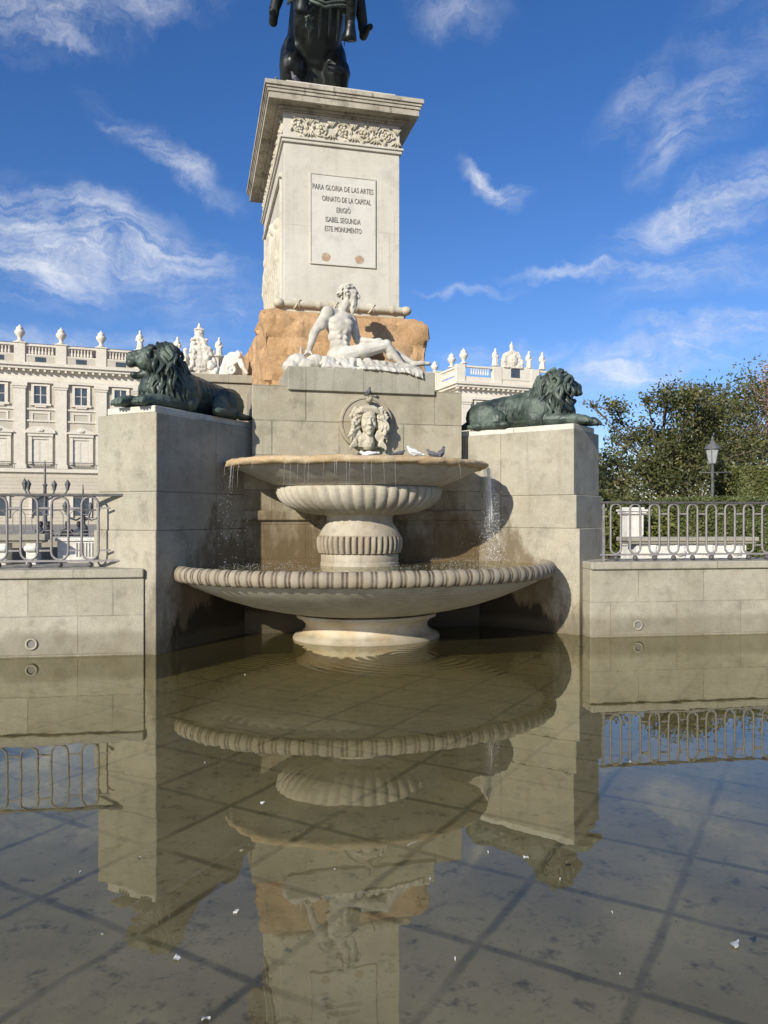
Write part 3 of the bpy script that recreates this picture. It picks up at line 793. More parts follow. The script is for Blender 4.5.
def upper_basin():
    th = thing('upper_basin', 'smaller upper marble basin on a fluted stem, lime crusted rim, set against the back wall', 'fountain basin', L(-.095 * T, .68 * T, 0), AX)
    a = 1.42 * T; ky = .72
    zt = Z(.575)
    # fluted stem
    z0 = zl = Z(-.52)
    MB().lathe([(.425 * T, z0 - .12), (.425 * T, z0 + .02), (.415 * T, z0 + .03), (.42 * T, z0 + .05), (.42 * T, z0 + .12), (.40 * T, z0 + .15)], 64, ky=.85).build('stem_band', BASIN2, th, smooth='auto')
    N = 40
    def fl(p):
        return lambda an, j: 1 + p * (abs(math.cos(N * an / 2)) ** .5 - .6) if 0 < j < 5 else 1
    rnd = random.Random(9); depth = [rnd.uniform(.4, 1.0) for _ in range(N + 1)]
    prof = [(.41 * T, z0 + .14), (.43 * T, z0 + .155), (.445 * T, z0 + .22), (.45 * T, z0 + .30), (.445 * T, z0 + .36), (.45 * T, z0 + .385), (.44 * T, z0 + .40)]
    mb = MB(); mb.lathe(prof, N * 8, ky=.85, mod=fl(.10)); me = mb.mesh('fluted_collar')
    d = []
    for j in range(len(prof)):
        for i in range(N * 8):
            an = 2 * math.pi * i / (N * 8); d.append(min(1, 1.5 * (1 - min(1, abs(math.cos(N * an / 2)) * 1.5))) * depth[int(i / 8)] if 0 < j < 6 else 0)
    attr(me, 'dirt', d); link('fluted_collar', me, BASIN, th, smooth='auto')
    st = [(.44 * T, z0 + .395), (.43 * T, z0 + .43), (.405 * T, z0 + .49), (.375 * T, z0 + .54), (.355 * T, z0 + .60), (.36 * T, z0 + .66), (.40 * T, z0 + .70)]
    MB().lathe(st, 64, ky=.85).build('stem_neck', BASIN2, th, smooth='auto', angle=60)
    # gadrooned lower bowl
    G = 44
    zb = z0 + .68
    prof = []; k = 12
    zg1 = Z(.255)
    for i in range(k + 1):
        f = i / k
        prof.append((T * (.34 + .56 * math.sin(f * math.pi / 2) ** .9), zb + (zg1 - zb) * (1 - math.cos(f * math.pi / 2)) ** 1.0))
    prof += [(T * .90, zg1 + .03), (T * .87, zg1 + .055), (T * .80, zg1 + .06)]
    mb = MB(); tot = G * 8
    vs = []; d = []
    for j, (r_, z_) in enumerate(prof):
        f = min(1, j / k)
        for i in range(tot):
            an = 2 * math.pi * i / tot
            g = abs(math.cos(G * an / 2 + .9 * f))
            amp = .05 * math.sin(min(1, f) * math.pi * .55) if j <= k + 1 else 0
            r2 = r_ * (1 - amp + amp * g ** .6)
            vs.append((r2 * math.cos(an), r2 * .74 * math.sin(an), z_ - (.03 * (1 - g ** .6) * 0)))
            d.append((1 - min(1, g * 2.4)) * .45 if j <= k else .1)
    fs = []
    for j in range(len(prof) - 1):
        for i in range(tot):
            i2 = (i + 1) % tot; fs.append((j * tot + i, j * tot + i2, (j + 1) * tot + i2, (j + 1) * tot + i))
    mb.add(vs, fs); me = mb.mesh('gadroon'); attr(me, 'dirt', d); link('gadrooned_bowl', me, BASIN, th, smooth=True)
    # smooth upper bowl
    pr = [(.82 * T, zg1 + .045), (.93 * T, zg1 + .085), (1.06 * T, zg1 + .15), (1.19 * T, zg1 + .225), (1.30 * T, zg1 + .295), (1.36 * T, zt - .075), (1.36 * T, zt - .03), (1.25 * T, zt - .04), (.9 * T, zt - .12), (.1, zt - .16)]
    MB().lathe(pr, 96, ky=ky).build('bowl', BOWLST, th, smooth='auto', angle=60)
    # lime-crusted rim
    n = 240; m = 14; vs = []; fs = []
    b = a * ky; rm = .042 * T
    for i in range(n):
        ph = 2 * math.pi * i / n; cx, cy = a * math.cos(ph), b * math.sin(ph)
        nx, ny = math.cos(ph) / a, math.sin(ph) / b; l = math.hypot(nx, ny); nx /= l; ny /= l
        for j in range(m):
            w_ = 2 * math.pi * j / m
            q = 1 + .30 * mnoise.noise(Vector((cx * 3, cy * 3, w_ * .7))) + .26 * mnoise.noise(Vector((cx * 9, cy * 9, w_)))
            ro = math.cos(w_) * rm * 1.5 * q - rm * 1.5; zo = math.sin(w_) * rm * q
            vs.append((cx + nx * ro, cy + ny * ro, zt - rm + zo))
    for i in range(n):
        i2 = (i + 1) % n
        for j in range(m):
            j2 = (j + 1) % m; fs.append((i * m + j, i2 * m + j, i2 * m + j2, i * m + j2))
    mb = MB(); mb.add(vs, fs); mb.build('rim', RIMLIME, th, smooth=True)
    MB().lathe([(1.33 * T, zt - .045), (.01, zt - .045)], 96, ky=ky, cap=False).build('basin_water', water_mat('upper_basin_water', [], murk=.3), th)
    return th

def falling_water():
    m, t, b = base_mat('falling_water')
    b.inputs['Base Color'].default_value = (.9, .92, .93, 1); b.inputs['Roughness'].default_value = .08; b.inputs['Specular IOR Level'].default_value = .8
    tr = t.new('ShaderNodeBsdfTransparent'); mx = t.new('ShaderNodeMixShader'); mx.inputs[0].default_value = .24
    t.link(tr.outputs[0], mx.inputs[1]); t.link(b.outputs[0], mx.inputs[2]); t.link(mx.outputs[0], t.n['Material Output'].inputs[0])
    rnd = random.Random(21)
    a = 1.43 * T; b_ = a * .72; zt = Z(.52); zl = Z(-.5)
    C0 = (-.095 * T, .68 * T)
    spots = []
    def rimpt(deg): 
        p = R(deg); return (C0[0] + a * math.cos(p), C0[1] + b_ * math.sin(p))
    groups = [('thin streams of water dripping from the front of the upper basin', [rnd.gauss(252, 14) for _ in range(26)] + [rnd.uniform(220, 310) for _ in range(12)], 22, .0017),
              ('veil of falling drops at the right end of the upper basin', [rnd.gauss(-8, 4.5) for _ in range(64)], 60, .0028),
              ('scattered drops falling from the left end of the upper basin', [rnd.gauss(198, 7) for _ in range(16)], 14, .0026)]
    for lab, degs, nd, r0 in groups:
        mb = MB()
        for dg in degs:
            u, v = rimpt(dg); du = u - C0[0]; dv = v - C0[1]; l = math.hypot(du, dv); du /= l; dv /= l
            vel = rnd.uniform(.02, .14)
            strand = rnd.random() < (.8 if nd == 60 else .5)
            if strand:
                pts = []; z = zt; f0 = 0; ln = rnd.uniform(.2, .95) if nd == 60 else rnd.uniform(.08, .5)
                for k in range(6):
                    zz = ln * k / 5; q = vel * math.sqrt(zz) * .5
                    pts.append(L(u + du * q + rnd.gauss(0, .002), v + dv * q, zt - zz))
                mb.tube(pts, [r0 * (.9 - .12 * k) for k in range(6)], 5)
            for k in range(nd // (1 if strand else 2)):
                zz = rnd.uniform(.02, zt - zl); q = vel * math.sqrt(zz) * .9; j = .02 + .05 * zz
                rr = r0 * rnd.uniform(.45, 1.25)
                mb.ell(L(u + du * q + rnd.gauss(0, j), v + dv * q + rnd.gauss(0, j), zt - zz), (rr, rr, rr * rnd.uniform(1, 3)), 6, 4)
        o = mb.build('falling_water', m, smooth=True, uv=False); tag(o, lab, 'falling water', None, 'stuff')
    mb = MB()
    for k in range(1500):     # splash on the lower basin
        ph = rnd.uniform(0, 2 * math.pi); q = math.sqrt(rnd.uniform(.2, .8))
        u = 1.8 * T * q * math.cos(ph); v = .6 * T + 1.3 * T * q * math.sin(ph)
        if v > 1.0 * T: continue
        rr = rnd.uniform(.0018, .0045)
        mb.ell(L(u, v, Z(-.53) + abs(rnd.gauss(0, .03))), rr, 6, 4)
    o = mb.build('splash_drops', m, smooth=True, uv=False); tag(o, 'fine splash of drops above the lower basin water', 'splash', None, 'stuff')

# ---------------------------------------------------------------- rock, pedestal
def rock():
    th = thing('rock_base', 'rough ochre rock mass under the pedestal, behind the reclining statue', 'rock', L(0, 1.9 * T, 0), AX)
    z0, z1 = Z(1.2), Z(2.515)
    bm = bmesh.new()
    X, Y = 1.05 * T, 4.5
    nx, ny, nz = 46, 60, 30
    def surf(fa, na, nb):
        g = [[bm.verts.new(fa(i / na, j / nb)) for j in range(nb + 1)] for i in range(na + 1)]
        for i in range(na):
            for j in range(nb): bm.faces.new((g[i][j], g[i + 1][j], g[i + 1][j + 1], g[i][j + 1]))
    surf(lambda a, b: (-X + 2 * X * a, 0, z0 + (z1 - z0) * b), nx, nz)
    surf(lambda a, b: (-X + 2 * X * a, Y, z0 + (z1 - z0) * b), nx, nz)
    surf(lambda a, b: (-X, Y * a, z0 + (z1 - z0) * b), ny, nz)
    surf(lambda a, b: (X, Y * a, z0 + (z1 - z0) * b), ny, nz)
    surf(lambda a, b: (-X + 2 * X * a, Y * b, z1), nx, ny)
    bmesh.ops.remove_doubles(bm, verts=bm.verts, dist=.001)
    bmesh.ops.recalc_face_normals(bm, faces=bm.faces)
    for v in bm.verts:
        p = v.co.copy()
        # round the upper corners
        cx = max(0, abs(p.x) - (X - .17)); cz = max(0, p.z - (z1 - .17)); cy = max(0, .17 - p.y)
        for (q1, q2) in ((cx, cz), (cy, cz), (cx, cy)):
            if q1 > 0 and q2 > 0:
                d = math.hypot(q1, q2)
                if d > .17 * .9:
                    k = .17 * .9 / d; f = 1 - k
                    if q1 is cx: v.co.x -= math.copysign(cx * f, p.x) * .8
                    if q1 is cy: v.co.y += cy * f * .8
                    if q2 is cz: v.co.z -= cz * f * .8
                    if q2 is cy: v.co.y += cy * f * .8
        n = mnoise.fractal(p * 1.1, 1.0, 2.0, 5)
        cell = mnoise.cell_vector(p * 1.1); vd, vp = mnoise.voronoi(Vector((p.x * 1.3, p.y * 1.3, p.z * 1.8))); crack = max(0, 1 - (vd[1] - vd[0]) / .10)
        r_ = mnoise.ridged_multi_fractal(p * .9, 1.0, 2.0, 4, 1.0, 2.0)
        w_ = 1 - .75 * max(0, (p.z - (z1 - .15)) / .15) if abs(p.x) < .8 * T else 1
        v.co += v.normal * ((n * .085 - (r_ - 1.0) * .05 + mnoise.noise(vp[0] * 5.1 + Vector((3.3, 1.7, 9.1))) * .09 - crack * .045) * w_)
    me = bpy.data.meshes.new('rock'); bm.to_mesh(me); bm.free(); box_uv(me)
    link('rock_face', me, ROCKM, th, smooth='auto', angle=32)
    return th

def spiral(cx, cz, r0, turns, dirn, y, start, n=26):
    return [(cx + r0 * (1 - .82 * i / n) * math.cos(start + dirn * turns * 2 * math.pi * i / n), y, cz + r0 * (1 - .82 * i / n) * math.sin(start + dirn * turns * 2 * math.pi * i / n)) for i in range(n + 1)]
def scroll_band(mb, x0, x1, zc, hh, y, flip=1, M=None):
    n = max(3, int(round((x1 - x0) / (hh * 2.1)))); st = (x1 - x0) / n
    tmp = MB()
    for i in range(n):
        cx = x0 + st * (i + .5); d = 1 if i < n / 2 else -1
        tmp.tube(spiral(cx, zc, hh * .88, 1.6, d, y, math.pi * (.5 if i % 2 else 1.5)), [.020] * 10 + [.017] * 10 + [.013] * 7, 6)
        sp_ = tmp_sp = spiral(cx, zc, hh * .88, 1.6, d, y, math.pi * (.5 if i % 2 else 1.5))
        for k in range(1, 21, 2):
            p = sp_[k]; ex, ez = p[0] - cx, p[2] - zc; l_ = math.hypot(ex, ez) + 1e-6; wv = (1 if k % 4 == 1 else -1)
            tmp.tube([p, (p[0] + ex / l_ * .04 * wv - ez / l_ * .02, y - .018, p[2] + ez / l_ * .04 * wv + ex / l_ * .02), (p[0] + ex / l_ * .05 * wv - ez / l_ * .055, y - .004, p[2] + ez / l_ * .05 * wv + ex / l_ * .055)], [.016, .02, .005], 5)
        for k in range(5 + i % 3):
            a = 2 * math.pi * k / (5 + i % 3) + i
            tmp.ell((cx + hh * .3 * math.cos(a), y - .008, zc + hh * .3 * math.sin(a)), (.028, .02, .028), 8, 5)
        tmp.ell((cx, y - .016, zc), (.03, .03, .03), 8, 6)
        for sgn in (-1, 1):      # leaves in the gaps
            for k in range(4):
                a = R(30 + 20 * k) * sgn
                ex = cx + st * .5; tmp.tube([(ex, y, zc + sgn * hh * .2), (ex + (k - 1.5) * .03, y - .015, zc + sgn * hh * .6), (ex + (k - 1.5) * .065, y, zc + sgn * hh * (.95 - .1 * abs(k - 1.5)))], [.012, .02, .006], 5)
    vs = tmp.v
    if M: vs = [tuple(M @ Vector(v)) for v in vs]
    mb.add(vs, tmp.f)

def pedestal():
    v0 = 2.16 * T; hw = .745 * T; dp = 2.82 * T
    th = thing('pedestal', 'tall pale stone pedestal with an inscription panel and carved frieze, carrying the horse statue', 'pedestal', L(0, v0, 0), AX)
    zb, zm, zf, zc0, zc1, zp = Z(2.62), Z(4.69), Z(5.02), Z(5.07), Z(5.27), Z(5.47)
    MB().box(-hw, hw, 0, dp, zb, zm - .05).build('shaft', PEDST, th, bevel=.01)
    def course(name, mat, items, bev=.006):
        mb = MB()
        for o, za, zb_ in items: mb.box(-hw - o, hw + o, -o, dp + o, za, zb_)
        return mb.build(name, mat, th, bevel=bev)
    course('neck_moulding', PEDST, [(.035, zm - .055, zm - .002), (.06, zm - .0015, zm + .035)])
    course('frieze', PEDST, [(.003, zm + .0355, zf)])
    course('cornice', CORNST, [(.05, zf + .0005, zf + .028), (.10, zf + .0285, zc0), (.27, zc0 + .0005, zc0 + .10), (.29, zc0 + .1005, zc0 + .15), (.31, zc0 + .1505, zc0 + .19), (.335, zc0 + .1905, zc1)])
    MB().box(-hw + .05, hw - .04, .1, dp - .1, zc1 + .0005, zp).build('top_plinth', SLAB, th, bevel=.01)
    mb = MB(); hh = (zf - zm - .06) / 2; zc = zm + .04 + hh
    scroll_band(mb, -hw + .05, hw - .05, zc, hh * 1.0, -.012)
    mb.box(-hw + .01, hw - .01, -.02, -.0035, zf - .02, zf - .001)
    Ms = Matrix.Translation((-hw, 0, 0)) @ Matrix.Rotation(R(90), 4, 'Z') @ Matrix.Scale(-1, 4, (1, 0, 0))
    Ms = Matrix(((0, 1, 0, -hw), (1, 0, 0, 0), (0, 0, 1, 0), (0, 0, 0, 1)))
    scroll_band(mb, .06, dp - .06, zc, hh * 1.0, -.012, M=Ms)
    mb.build('scroll_relief', RELIEF, th, smooth=True)
    # base: bound laurel torus
    mb = MB(); r = .062; zt = zb + .0; n = 60
    for (p, q) in (((-hw - .09, -.09), (hw + .09, -.09)), ((-hw - .09, -.09), (-hw - .09, dp)), ((hw + .09, -.09), (hw + .09, dp))):
        ln = math.hypot(q[0] - p[0], q[1] - p[1]); k = int(ln / .028)
        pts = [(p[0] + (q[0] - p[0]) * i / k, p[1] + (q[1] - p[1]) * i / k, zt) for i in range(k + 1)]
        rad = []
        for i in range(k + 1):
            d = ln * i / k; ph = (d % .62) / .62
            rad.append(r * (1.16 if ph < .09 else (1.0 - .13 * (i % 2))))
        mb.tube(pts, rad, 12)
        for i in range(1, k, 2):
            for w_ in range(6):
                a = R(-30 + 40 * w_) + (i % 4) * .15
        dx, dy = (q[0] - p[0]) / ln, (q[1] - p[1]) / ln
        d = .3
        while d < ln:         # crossed ribbons
            for s in (-1, 1):
                pts = []
                for i in range(9):
                    a = R(30 + 300 * i / 8); e = s * .085 * (i - 4) / 4
                    pts.append((p[0] + dx * (d + e) - dy * 0 + (-dy) * r * 1.06 * math.cos(a) * 1, p[1] + dy * (d + e) + (dx) * r * 1.06 * math.cos(a), zt + r * 1.06 * math.sin(a)))
                mb.tube(pts, .016, 5)
            d += .62
    for sx in (-1, 1): mb.ell((sx * (hw + .09), -.09, zt), (.095, .095, .075), 14, 10)
    mb.box(-hw - .06, hw + .06, -.06, dp, zb - .12, zt - .02)
    mb.build('laurel_torus', RELIEF, th, smooth='auto', angle=50)
    # inscription panel
    pw, pz0, pz1 = .50 * T * .86, Z(3.17), Z(4.28)
    cx = .02 * T
    # panel position on the front face (from the photo: px 310-373)
    pl, prr = -.405 * T, .41 * T
    pn = MB(); pn.box(pl, prr, -.016, .0, pz0, pz1)
    panel = pn.build('inscription_panel', PANEL, th, bevel=.004)
    fr = MB(); e = .022
    for (xa, xb, za, zb_) in ((pl - e, pl - .001, pz0 - e, pz1 + e), (prr + .001, prr + e, pz0 - e, pz1 + e), (pl, prr, pz0 - e, pz0 - .001), (pl, prr, pz1 + .001, pz1 + e)):
        fr.box(xa, xb, -.026, -.002, za, zb_)
    fr.build('panel_frame', PEDST, panel, bevel=.004)
    Wd = prr - pl; H = pz1 - pz0
    lines = [('PARA GLORIA DE LAS ARTES', .14, .50, .96), ('ORNATO DE LA CAPITAL', .265, .555, .775), ('ERIGIÓ', .385, .505, .22), ('ISABEL SEGUNDA', .50, .50, .55), ('ESTE MONUMENTO', .605, .50, .58)]
    for txt, fy, fx, fw in lines:
        cu = bpy.data.curves.new('txt', 'FONT'); cu.body = txt; cu.align_x = 'CENTER'; cu.align_y = 'CENTER'; cu.size = .1; cu.extrude = .004; cu.resolution_u = 2; cu.offset = -.0006
        ob = bpy.data.objects.new('txt', cu); COL.objects.link(ob); bpy.context.view_layer.update()
        me = bpy.data.meshes.new_from_object(ob.evaluated_get(bpy.context.evaluated_depsgraph_get()))
        bpy.data.objects.remove(ob)
        xs = [v.co.x for v in me.vertices]; ys = [v.co.y for v in me.vertices]
        sx = fw * Wd / (max(xs) - min(xs)); sy = .062 * H / .072; cxm = (max(xs) + min(xs)) / 2; cym = (.069) / 2 * 0
        for v in me.vertices:
            x, y, z = v.co; v.co = ((x - cxm) * sx + pl + Wd * fx, -.0165 - (z + .0) - .004, pz1 - H * fy + y * sy)
        link('lettering', me, LETTER, panel)
    for fx in (.23, .76):
        mb = MB(); n = 20
        vs = [(pl + Wd * fx + .078 * (1 + .08 * math.sin(5 * a)) * math.cos(a), -.0185, pz0 + .105 + .072 * math.sin(a)) for a in [2 * math.pi * i / n for i in range(n)]]
        mb.add(vs, [tuple(range(n))]); o = mb.build('rust_stain', RUSTF, panel)
    # relief on the long left side
    mb = MB(); mb.box(-hw - .03, -hw + .01, .35, .41, zb + .25, zm - .5); mb.box(-hw - .03, -hw + .01, dp - .41, dp - .35, zb + .25, zm - .5)
    mb.box(-hw - .05, -hw + .01, .30, dp - .30, zm - .5, zm - .43); mb.box(-hw - .03, -hw + .01, .35, dp - .35, zb + .2, zb + .26)
    mb.build('relief_frame', PEDST, th, bevel=.006)
    f = MB(); rnd = random.Random(8)
    for k in range(9):       # crowd of low-relief figures
        y = .6 + k * .30; hgt = rnd.uniform(1.2, 1.7); zz = zb + .28
        x = -hw + .055
        f.cap((x, y, zz + .1), (x - .02, y + .04, zz + hgt * .5), .09, .12); f.cap((x - .02, y + .04, zz + hgt * .5), (x - .02, y, zz + hgt * .8), .14, .12); f.ell((x - .05, y, zz + hgt * .95), (.09, .09, .12))
        f.cap((x - .04, y, zz + hgt * .78), (x - .06, y + rnd.uniform(-.3, .3), zz + hgt * rnd.uniform(.5, .95)), .055, .04)
        for j in range(3): f.cap((x - .02, y + rnd.uniform(-.1, .1), zz + hgt * .6), (x - .03, y + rnd.uniform(-.15, .15), zz), .035, .05)
    link('figure_relief', blob(f, .025, 2, .01, .08), RELIEF, th)
    return th

# ---------------------------------------------------------------- reclining river god
def river_god():
    base = L(0, 1.05 * T + .47, Z(1.64))
    th = thing('reclining_statue', 'white marble bearded man reclining on a plinth above the fountain, leaning on one arm', 'statue', base, AX)
    ox = .03
    def P(x, y, z): return (x + ox, y, z + .07)
    m = MB()
    # torso: pelvis, belly, rib cage, chest, turned towards the pool
    m.ell(P(-.27, .0, .20), (.20, .20, .17)); m.ell(P(-.26, -.01, .36), (.165, .15, .15)); m.ell(P(-.27, 0, .52), (.185, .15, .17))
    m.ell(P(-.28, 0, .68), (.215, .165, .18)); m.ell(P(-.255, .02, .80), (.20, .14, .10))
    m.ell(P(-.33, -.11, .72), (.115, .055, .07)); m.ell(P(-.17, -.10, .70), (.10, .055, .07)); m.ell(P(-.25, -.09, .62), (.17, .07, .10))      # pectorals
    for k in range(3):
        for q in (-1, 1): m.ell(P(-.245 + q * .045, -.135, .55 - .085 * k), (.038, .03, .035))         # abdominals
    m.cap(P(-.26, .02, .84), P(-.17, -.01, 1.02), .085, .075)                                           # neck
    m.cap(P(-.27, .03, .86), P(-.45, -.04, .84), .085, .10); m.cap(P(-.25, .04, .85), P(-.06, .12, .79), .08, .095)
    # right arm propping (image left)
    m.ell(P(-.46, -.05, .84), (.11, .11, .115))
    m.cap(P(-.47, -.05, .82), P(-.66, -.06, .55), .095, .068); m.ell(P(-.55, -.08, .68), (.08, .075, .11))
    m.cap(P(-.66, -.06, .55), P(-.745, -.07, .27), .07, .045); m.ell(P(-.69, -.06, .47), (.065, .06, .09))
    m.ell(P(-.76, -.08, .23), (.06, .05, .05))
    for k in range(4): m.cap(P(-.78, -.12 + .03 * k, .22), P(-.85 + .01 * abs(k - 1.5), -.14 + .035 * k, .17), .017, .013, 8)
    m.cap(P(-.73, -.12, .23), P(-.72, -.18, .18), .019, .014, 8)
    # left arm lying towards the knee
    m.ell(P(-.06, .12, .78), (.10, .10, .105)); m.cap(P(-.05, .12, .77), P(.04, .13, .50), .085, .06); m.cap(P(.04, .13, .50), P(.27, .0, .47), .062, .042)
    m.ell(P(.32, -.03, .465), (.065, .045, .035))
    for k in range(4): m.cap(P(.35, -.07 + .026 * k, .46), P(.43, -.09 + .028 * k, .435), .016, .012, 8)
    m.cap(P(.31, -.07, .46), P(.36, -.12, .445), .018, .013, 8)
    # near leg: thigh raised, shin tucked down
    m.cap(P(-.2, -.12, .20), P(.40, -.17, .37), .135, .09); m.ell(P(.05, -.15, .27), (.22, .12, .11), M=Matrix.Rotation(R(-15), 3, 'Y')); m.ell(P(.43, -.17, .385), (.085, .085, .085))
    m.cap(P(.43, -.17, .37), P(.66, -.19, .10), .082, .052); m.ell(P(.50, -.155, .27), (.075, .085, .12)); m.cap(P(.66, -.19, .09), P(.82, -.22, .05), .05, .035)
    # far leg: knee up, leg stretched to the right
    m.cap(P(-.2, .12, .22), P(.36, .12, .46), .13, .09); m.ell(P(.38, .12, .47), (.085, .08, .085))
    m.cap(P(.38, .12, .46), P(.88, .02, .17), .082, .05); m.ell(P(.53, .10, .38), (.13, .08, .08), M=Matrix.Rotation(R(30), 3, 'Y'))
    m.ell(P(.92, .0, .14), (.07, .05, .055)); m.cap(P(.92, .0, .15), P(1.10, -.04, .155), .048, .03); m.ell(P(1.13, -.045, .155), (.055, .05, .035)); m.ell(P(1.04, -.03, .16), (.08, .045, .045))
    # head in profile, looking right
    HC = Vector(P(-.10, -.01, 1.15)); RM = Matrix.Rotation(R(-22), 3, 'Z') @ Matrix.Rotation(R(4), 3, 'Y')
    def h(x, y, z): return HC + RM @ Vector((x, y, z))
    m.ell(h(-.015, 0, .03), (.125, .098, .125), M=RM); m.ell(h(.045, 0, -.05), (.075, .075, .095), M=RM)
    m.cap(h(.112, 0, .035), h(.142, 0, -.028), .016, .022); m.ell(h(.09, 0, .048), (.035, .075, .018), M=RM)
    for q in (-1, 1):
        m.ell(h(.065, q * .05, -.02), (.045, .035, .04), M=RM); m.ell(h(-.01, q * .1, -.0), (.025, .015, .035), M=RM); m.ell(h(.09, q * .035, .018), (.016, .02, .012), M=RM)
    m.ell(h(.105, 0, -.062), (.02, .03, .009), M=RM); m.ell(h(.1, 0, -.08), (.02, .028, .01), M=RM)
    link('body', blob(m, .0115, 3), MARBLE, th)
    hr = MB(); rnd = random.Random(4)
    for k in range(70):
        a = rnd.uniform(-2.7, 2.7) + math.pi; b_ = rnd.uniform(-.25, 1.45)
        p = Vector((math.cos(a) * math.cos(b_) * .125 - .015, math.sin(a) * math.cos(b_) * .105, math.sin(b_) * .13 + .03))
        if p.x > .0 and p.z < .10 - .9 * max(0, .05 - p.x): continue
        pts = []
        for i in range(6):
            g = i / 5; pts.append(h(*(p * (1 + .22 * math.sin(g * 3)) + Vector((-.05 * g + .015 * math.sin(6 * g + k), .02 * math.cos(5 * g + k), -.06 * g)))))
        hr.tube(pts, [.014, .019, .019, .015, .010, .005], 6)
    link('hair', blob(hr, .0085, 1), MARBLE, th)
    bd = MB()
    for k in range(34):
        y = rnd.uniform(-.06, .06); x0 = .095 - abs(y) * .6
        ln = rnd.uniform(.13, .27) * (1 - abs(y) * 5); pts = []
        for i in range(6):
            g = i / 5; pts.append(h(x0 + .02 * math.sin(3 * g) - .03 * g, y * (1 - .5 * g) + .012 * math.sin(7 * g + k), -.07 - ln * g))
        bd.tube(pts, [.018, .022, .022, .018, .012, .005], 6)
    bd.ell(h(.06, 0, -.12), (.06, .07, .07)); bd.ell(h(.05, 0, -.2), (.045, .05, .09))
    link('beard', blob(bd, .0085, 1), MARBLE, th)
    # drapery over the rocks he sits on
    d = MB()
    def P(x, y, z): return (x + ox, y, z)
    d.ell(P(-.25, 0, .06), (.5, .3, .14)); d.ell(P(.3, 0, .05), (.5, .26, .13)); d.ell(P(.55, -.02, .04), (.35, .2, .10)); d.ell(P(-.75, -.05, .08), (.25, .24, .13))
    for k in range(46):
        x = -.55 + 1.45 * k / 46 + rnd.uniform(-.03, .03); zt_ = .185 - .12 * max(0, x - .1) + rnd.uniform(-.05, .05)
        y0 = -.22
        d.tube([P(x - .03, y0 + .14, zt_), P(x, y0 - .10, zt_ - .06), P(x + rnd.uniform(-.08, .08), y0 - .20 + rnd.uniform(-.02, .02), .03), P(x + rnd.uniform(-.1, .1), y0 - .22, .02)], [.03, .045, .04, .022], 7)
    for k in range(27):      # cloth hanging over the edge of the plinth in uneven folds
        x = -.02 + .90 * k / 26
        ln = .05 + .06 * (1 + mnoise.noise(Vector((x * 4.5, 2.2, .4))) * 1.7) + rnd.uniform(-.012, .012)
        ln *= max(.0, min(1, (x - .25) * 2.2)) * (.55 if x < .6 else .8)
        fy = .028 * (.5 + .5 * math.sin(k * 1.9 + math.sin(k)))
        d.tube([P(x - .02, -.16, .10), P(x, -.34, .085), P(x, -.47 - fy, .03), P(x + .01, (-.54 if ln > .03 else -.50) - fy * .5, .0 if ln < .03 else -.015), P(x + .01, -.555 - fy, -max(.0, ln))], [.030, .030, .026, .020, .012], 7)
    for k in range(14):
        x = -.2 + .9 * k / 14
        d.tube([P(x, .0, .16), P(x + .1, -.2, .14 + .03 * math.sin(k)), P(x + .25, -.30, .07), P(x + .30, -.33, .0)], [.03, .04, .04, .02], 7)
    link('drapery', blob(d, .014, 2, .008, .06), MARBLE, th)
    u = MB(); u.ell(P(-1.02, -.1, .06), (.14, .16, .12)); u.ell(P(-.92, -.05, .13), (.18, .18, .15)); u.ell(P(-.80, -.14, .08), (.16, .12, .11)); u.ell(P(-.66, -.12, .17), (.13, .13, .10))
    for k in range(7):
        a = R(-70 + 24 * k); u.tube([P(-.92, -.05, .1), P(-.92 - .15 * math.cos(a), -.16, .1 + .15 * math.sin(a))], [.04, .035], 6)
    u.cap(P(-.87, -.1, .2), P(-.875, -.1, .37), .022, .02)
    u.ell(P(-.95, -.12, -.02), (.1, .09, .07))
    link('water_urn', blob(u, .013, 2, .006, .06), MARBLE, th)
    return th

